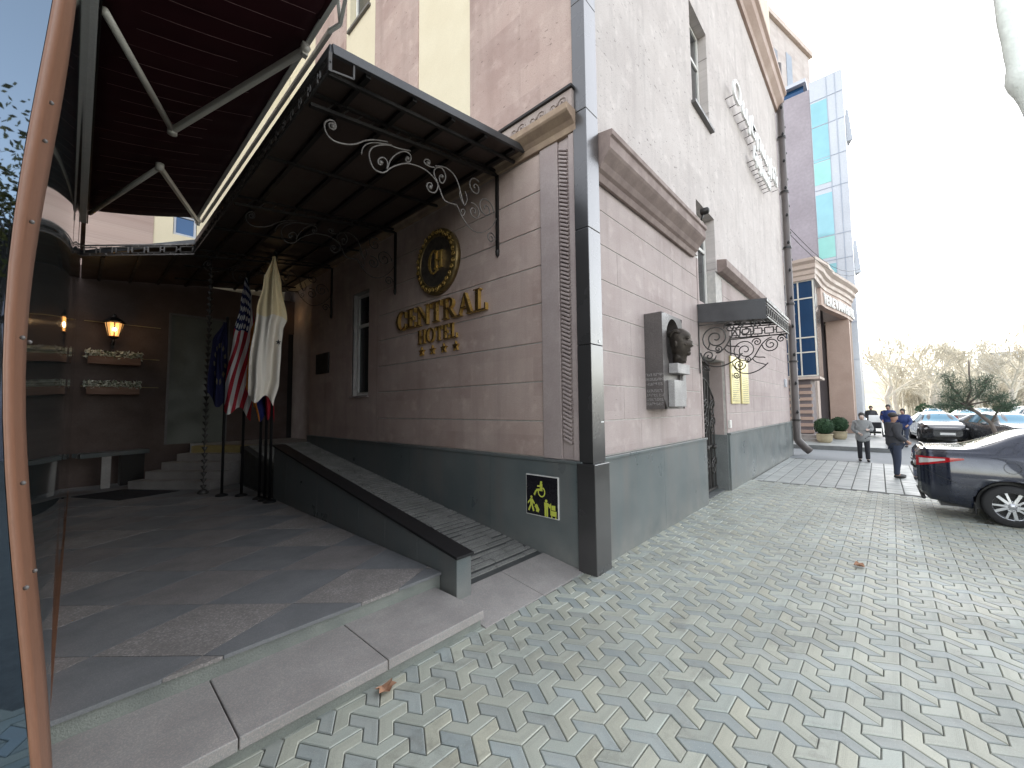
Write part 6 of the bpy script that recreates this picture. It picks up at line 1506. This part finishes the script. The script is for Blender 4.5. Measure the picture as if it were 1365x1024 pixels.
# fallen leaves
for i, (x, y, s_, lab) in enumerate(((1.49, 2.55, .044, 'curled dry leaf lying against the lower step'), (6.3, .26, .045, 'single brown leaf lying on the bent block paving'))):
    mb = MB(); rnd = random.Random(i); rim = []
    for k in range(12):
        a = 2 * pi * k / 12; r = s_ * (1 + .35 * (k % 2) - .2 * (k % 3 == 0)); rim.append((x + r * cos(a) * 1.3, y + r * sin(a), .008 + .022 * rnd.random() + .02 * abs(cos(a))))
    mb.add([(x, y, .006)] + rim, [(0, 1 + k, 1 + (k + 1) % 12) for k in range(12)]); tag(mb.build('fallen_leaf', 'dry_leaf'), lab, 'leaf', 'fallen leaves')
BO = thing('stone_bollard', 'low rounded brown boulder at the edge of the pavement behind the navy sedan boot', 'boulder', (19.8, -1.6, -.02))
mb = MB(); mb.sphere((19.8, -1.6, .18), .34, 14, 0, (1, 1.15, .75)); mb.build('boulder', 'bark_dark', BO)

# ------------------------------------------------------------------ hills and what stands far off or behind the viewer
mb = MB(); mb.grid(lambda u, v: (150 + 170 * v, -190 + 300 * u, -1 + (16 + 6 * sin(u * 9) + 3 * sin(u * 23)) * sin(min(1, v * 1.6) * pi / 2)), 40, 12); struct(mb.build('hill', 'hill'))
FBd = thing('far_building', 'pale orange block standing on the distant hill at the right edge', 'building', (150, -27, 8))
MB().box(146, 156, -36, -25.2, 4, 20).build('wall', 'pale_orange', FBd)
FB2 = thing('far_building', 'long low blue grey block with a row of windows on the distant hill', 'building', (140, -24, 8))
o = MB().box(140, 146, -34, -18, 5, 13.5).build('wall', 'pale_blue', FB2)
for k in range(4): MB().box(139.9, 139.98, -29 + k * 2.2, -28 + k * 2.2, 11.2, 12.4).build('window', 'white', FB2)
OB = thing('opposite_building', 'dark low building across the street mirrored in the kiosk glass', 'building', (-5, -24, 0))
MB().box(-16, 2, -34, -24, 0, 8.5).build('wall', 'brick_purple', OB); MB().prism([(-16.4, -34.4), (2.4, -34.4), (2.4, -23.6), (-16.4, -23.6)], 8.52, 9.1).build('roof', 'cap_black', OB)
for k in range(6): MB().box(-15 + k * 2.8, -13.6 + k * 2.8, -23.99, -23.9, 3, 5).build('window', 'pale_blue', OB)
for i, (x, y, h) in enumerate(((-1.6, -15, 9.6), (2.5, -17, 8.2), (-7, -16, 9.6))):
    T = thing('broadleaf_tree', ['autumn tinted tree mirrored in the kiosk front glass', 'second autumn tinted tree mirrored lower in the kiosk glass', 'third autumn tinted tree at the left end of the mirrored row'][i], 'tree', (x, y, 0), 'trees across the street')
    rnd = random.Random(40 + i); mb = MB(); mb.tube([(x, y, 0), (x + .1, y, h * .35), (x, y + .1, h * .6)], [.22, .16, .1], 8)
    for k in range(5): a = k * 1.26; branches(mb, Vector((x, y, h * .42)), Vector((cos(a) * .7, sin(a) * .7, .6)).normalized(), .07, h * .28, 2, rnd)
    mb.build('trunk', 'bark_dark', T)
    mb = MB(); cs = []
    for c in range(60):
        d = Vector((rnd.gauss(0, 1), rnd.gauss(0, 1), rnd.gauss(0, .7))).normalized() * rnd.uniform(.3, 1) * h * .36; cc = Vector((x, y, h * .68)) + d
        leaf_cards(mb, cc, (h * .09, h * .09, h * .07), 110, .095, cs, i * 100 + c)
    mb.build('crown', 'leaf_autumn', T, cols=cs)

# ------------------------------------------------------------------ light, sky, camera
SUN_AZ = atan2(.44, .90); SUN_EL = radians(34)
sd = Vector((cos(SUN_AZ) * cos(SUN_EL), sin(SUN_AZ) * cos(SUN_EL), sin(SUN_EL)))
l = bpy.data.lights.new('sun', 'SUN'); l.energy = 6; l.angle = radians(.5); l.color = (1, .94, .84)
so = bpy.data.objects.new('sun', l); COL.objects.link(so); so.rotation_euler = sd.to_track_quat('Z', 'Y').to_euler()
w = bpy.data.worlds.new('World'); scene.world = w; w.use_nodes = True; nt = w.node_tree
sky = nt.nodes.new('ShaderNodeTexSky'); sky.sky_type = 'NISHITA'; sky.sun_disc = False; sky.sun_elevation = SUN_EL; sky.sun_rotation = pi / 2 - SUN_AZ
sky.air_density = 1.0; sky.dust_density = 2.2; sky.ozone_density = 1.0; sky.altitude = 900
bg = nt.nodes['Background']; bg.inputs['Strength'].default_value = .92
hs = nt.nodes.new('ShaderNodeHueSaturation'); hs.inputs['Saturation'].default_value = .42; nt.links.new(sky.outputs[0], hs.inputs['Color'])
tn = nt.nodes.new('ShaderNodeMix'); tn.data_type = 'RGBA'; tn.blend_type = 'MULTIPLY'; tn.inputs[0].default_value = 1; nt.links.new(hs.outputs[0], tn.inputs[6]); tn.inputs[7].default_value = (1.05, 1.0, .915, 1)
nt.links.new(tn.outputs[2], bg.inputs['Color'])
cam = bpy.data.cameras.new('camera'); co = bpy.data.objects.new('camera', cam); COL.objects.link(co)
F_PX, PIT, ROL, YAW = 532.34, .060827, -.0097888, .741534
fwd = Vector((cos(YAW) * cos(PIT), sin(YAW) * cos(PIT), sin(PIT))); r0 = Vector((sin(YAW), -cos(YAW), 0)); u0 = r0.cross(fwd)
rv = r0 * cos(ROL) + u0 * sin(ROL); uv_ = -r0 * sin(ROL) + u0 * cos(ROL)
mt_ = Matrix((rv, uv_, -fwd)).transposed().to_4x4(); mt_.translation = (0, 0, 1.9); co.matrix_world = mt_
cam.sensor_width = 36; cam.lens = F_PX / 1365 * 36; cam.clip_start = .02; cam.clip_end = 2000
scene.camera = co
scene.view_settings.view_transform = 'Standard'; scene.view_settings.look = 'None'; scene.view_settings.exposure = 0; scene.view_settings.gamma = 1
scene.cycles.max_bounces = 8; scene.cycles.diffuse_bounces = 5; scene.cycles.glossy_bounces = 4; scene.cycles.sample_clamp_indirect = 6
scene.cycles.use_denoising = True
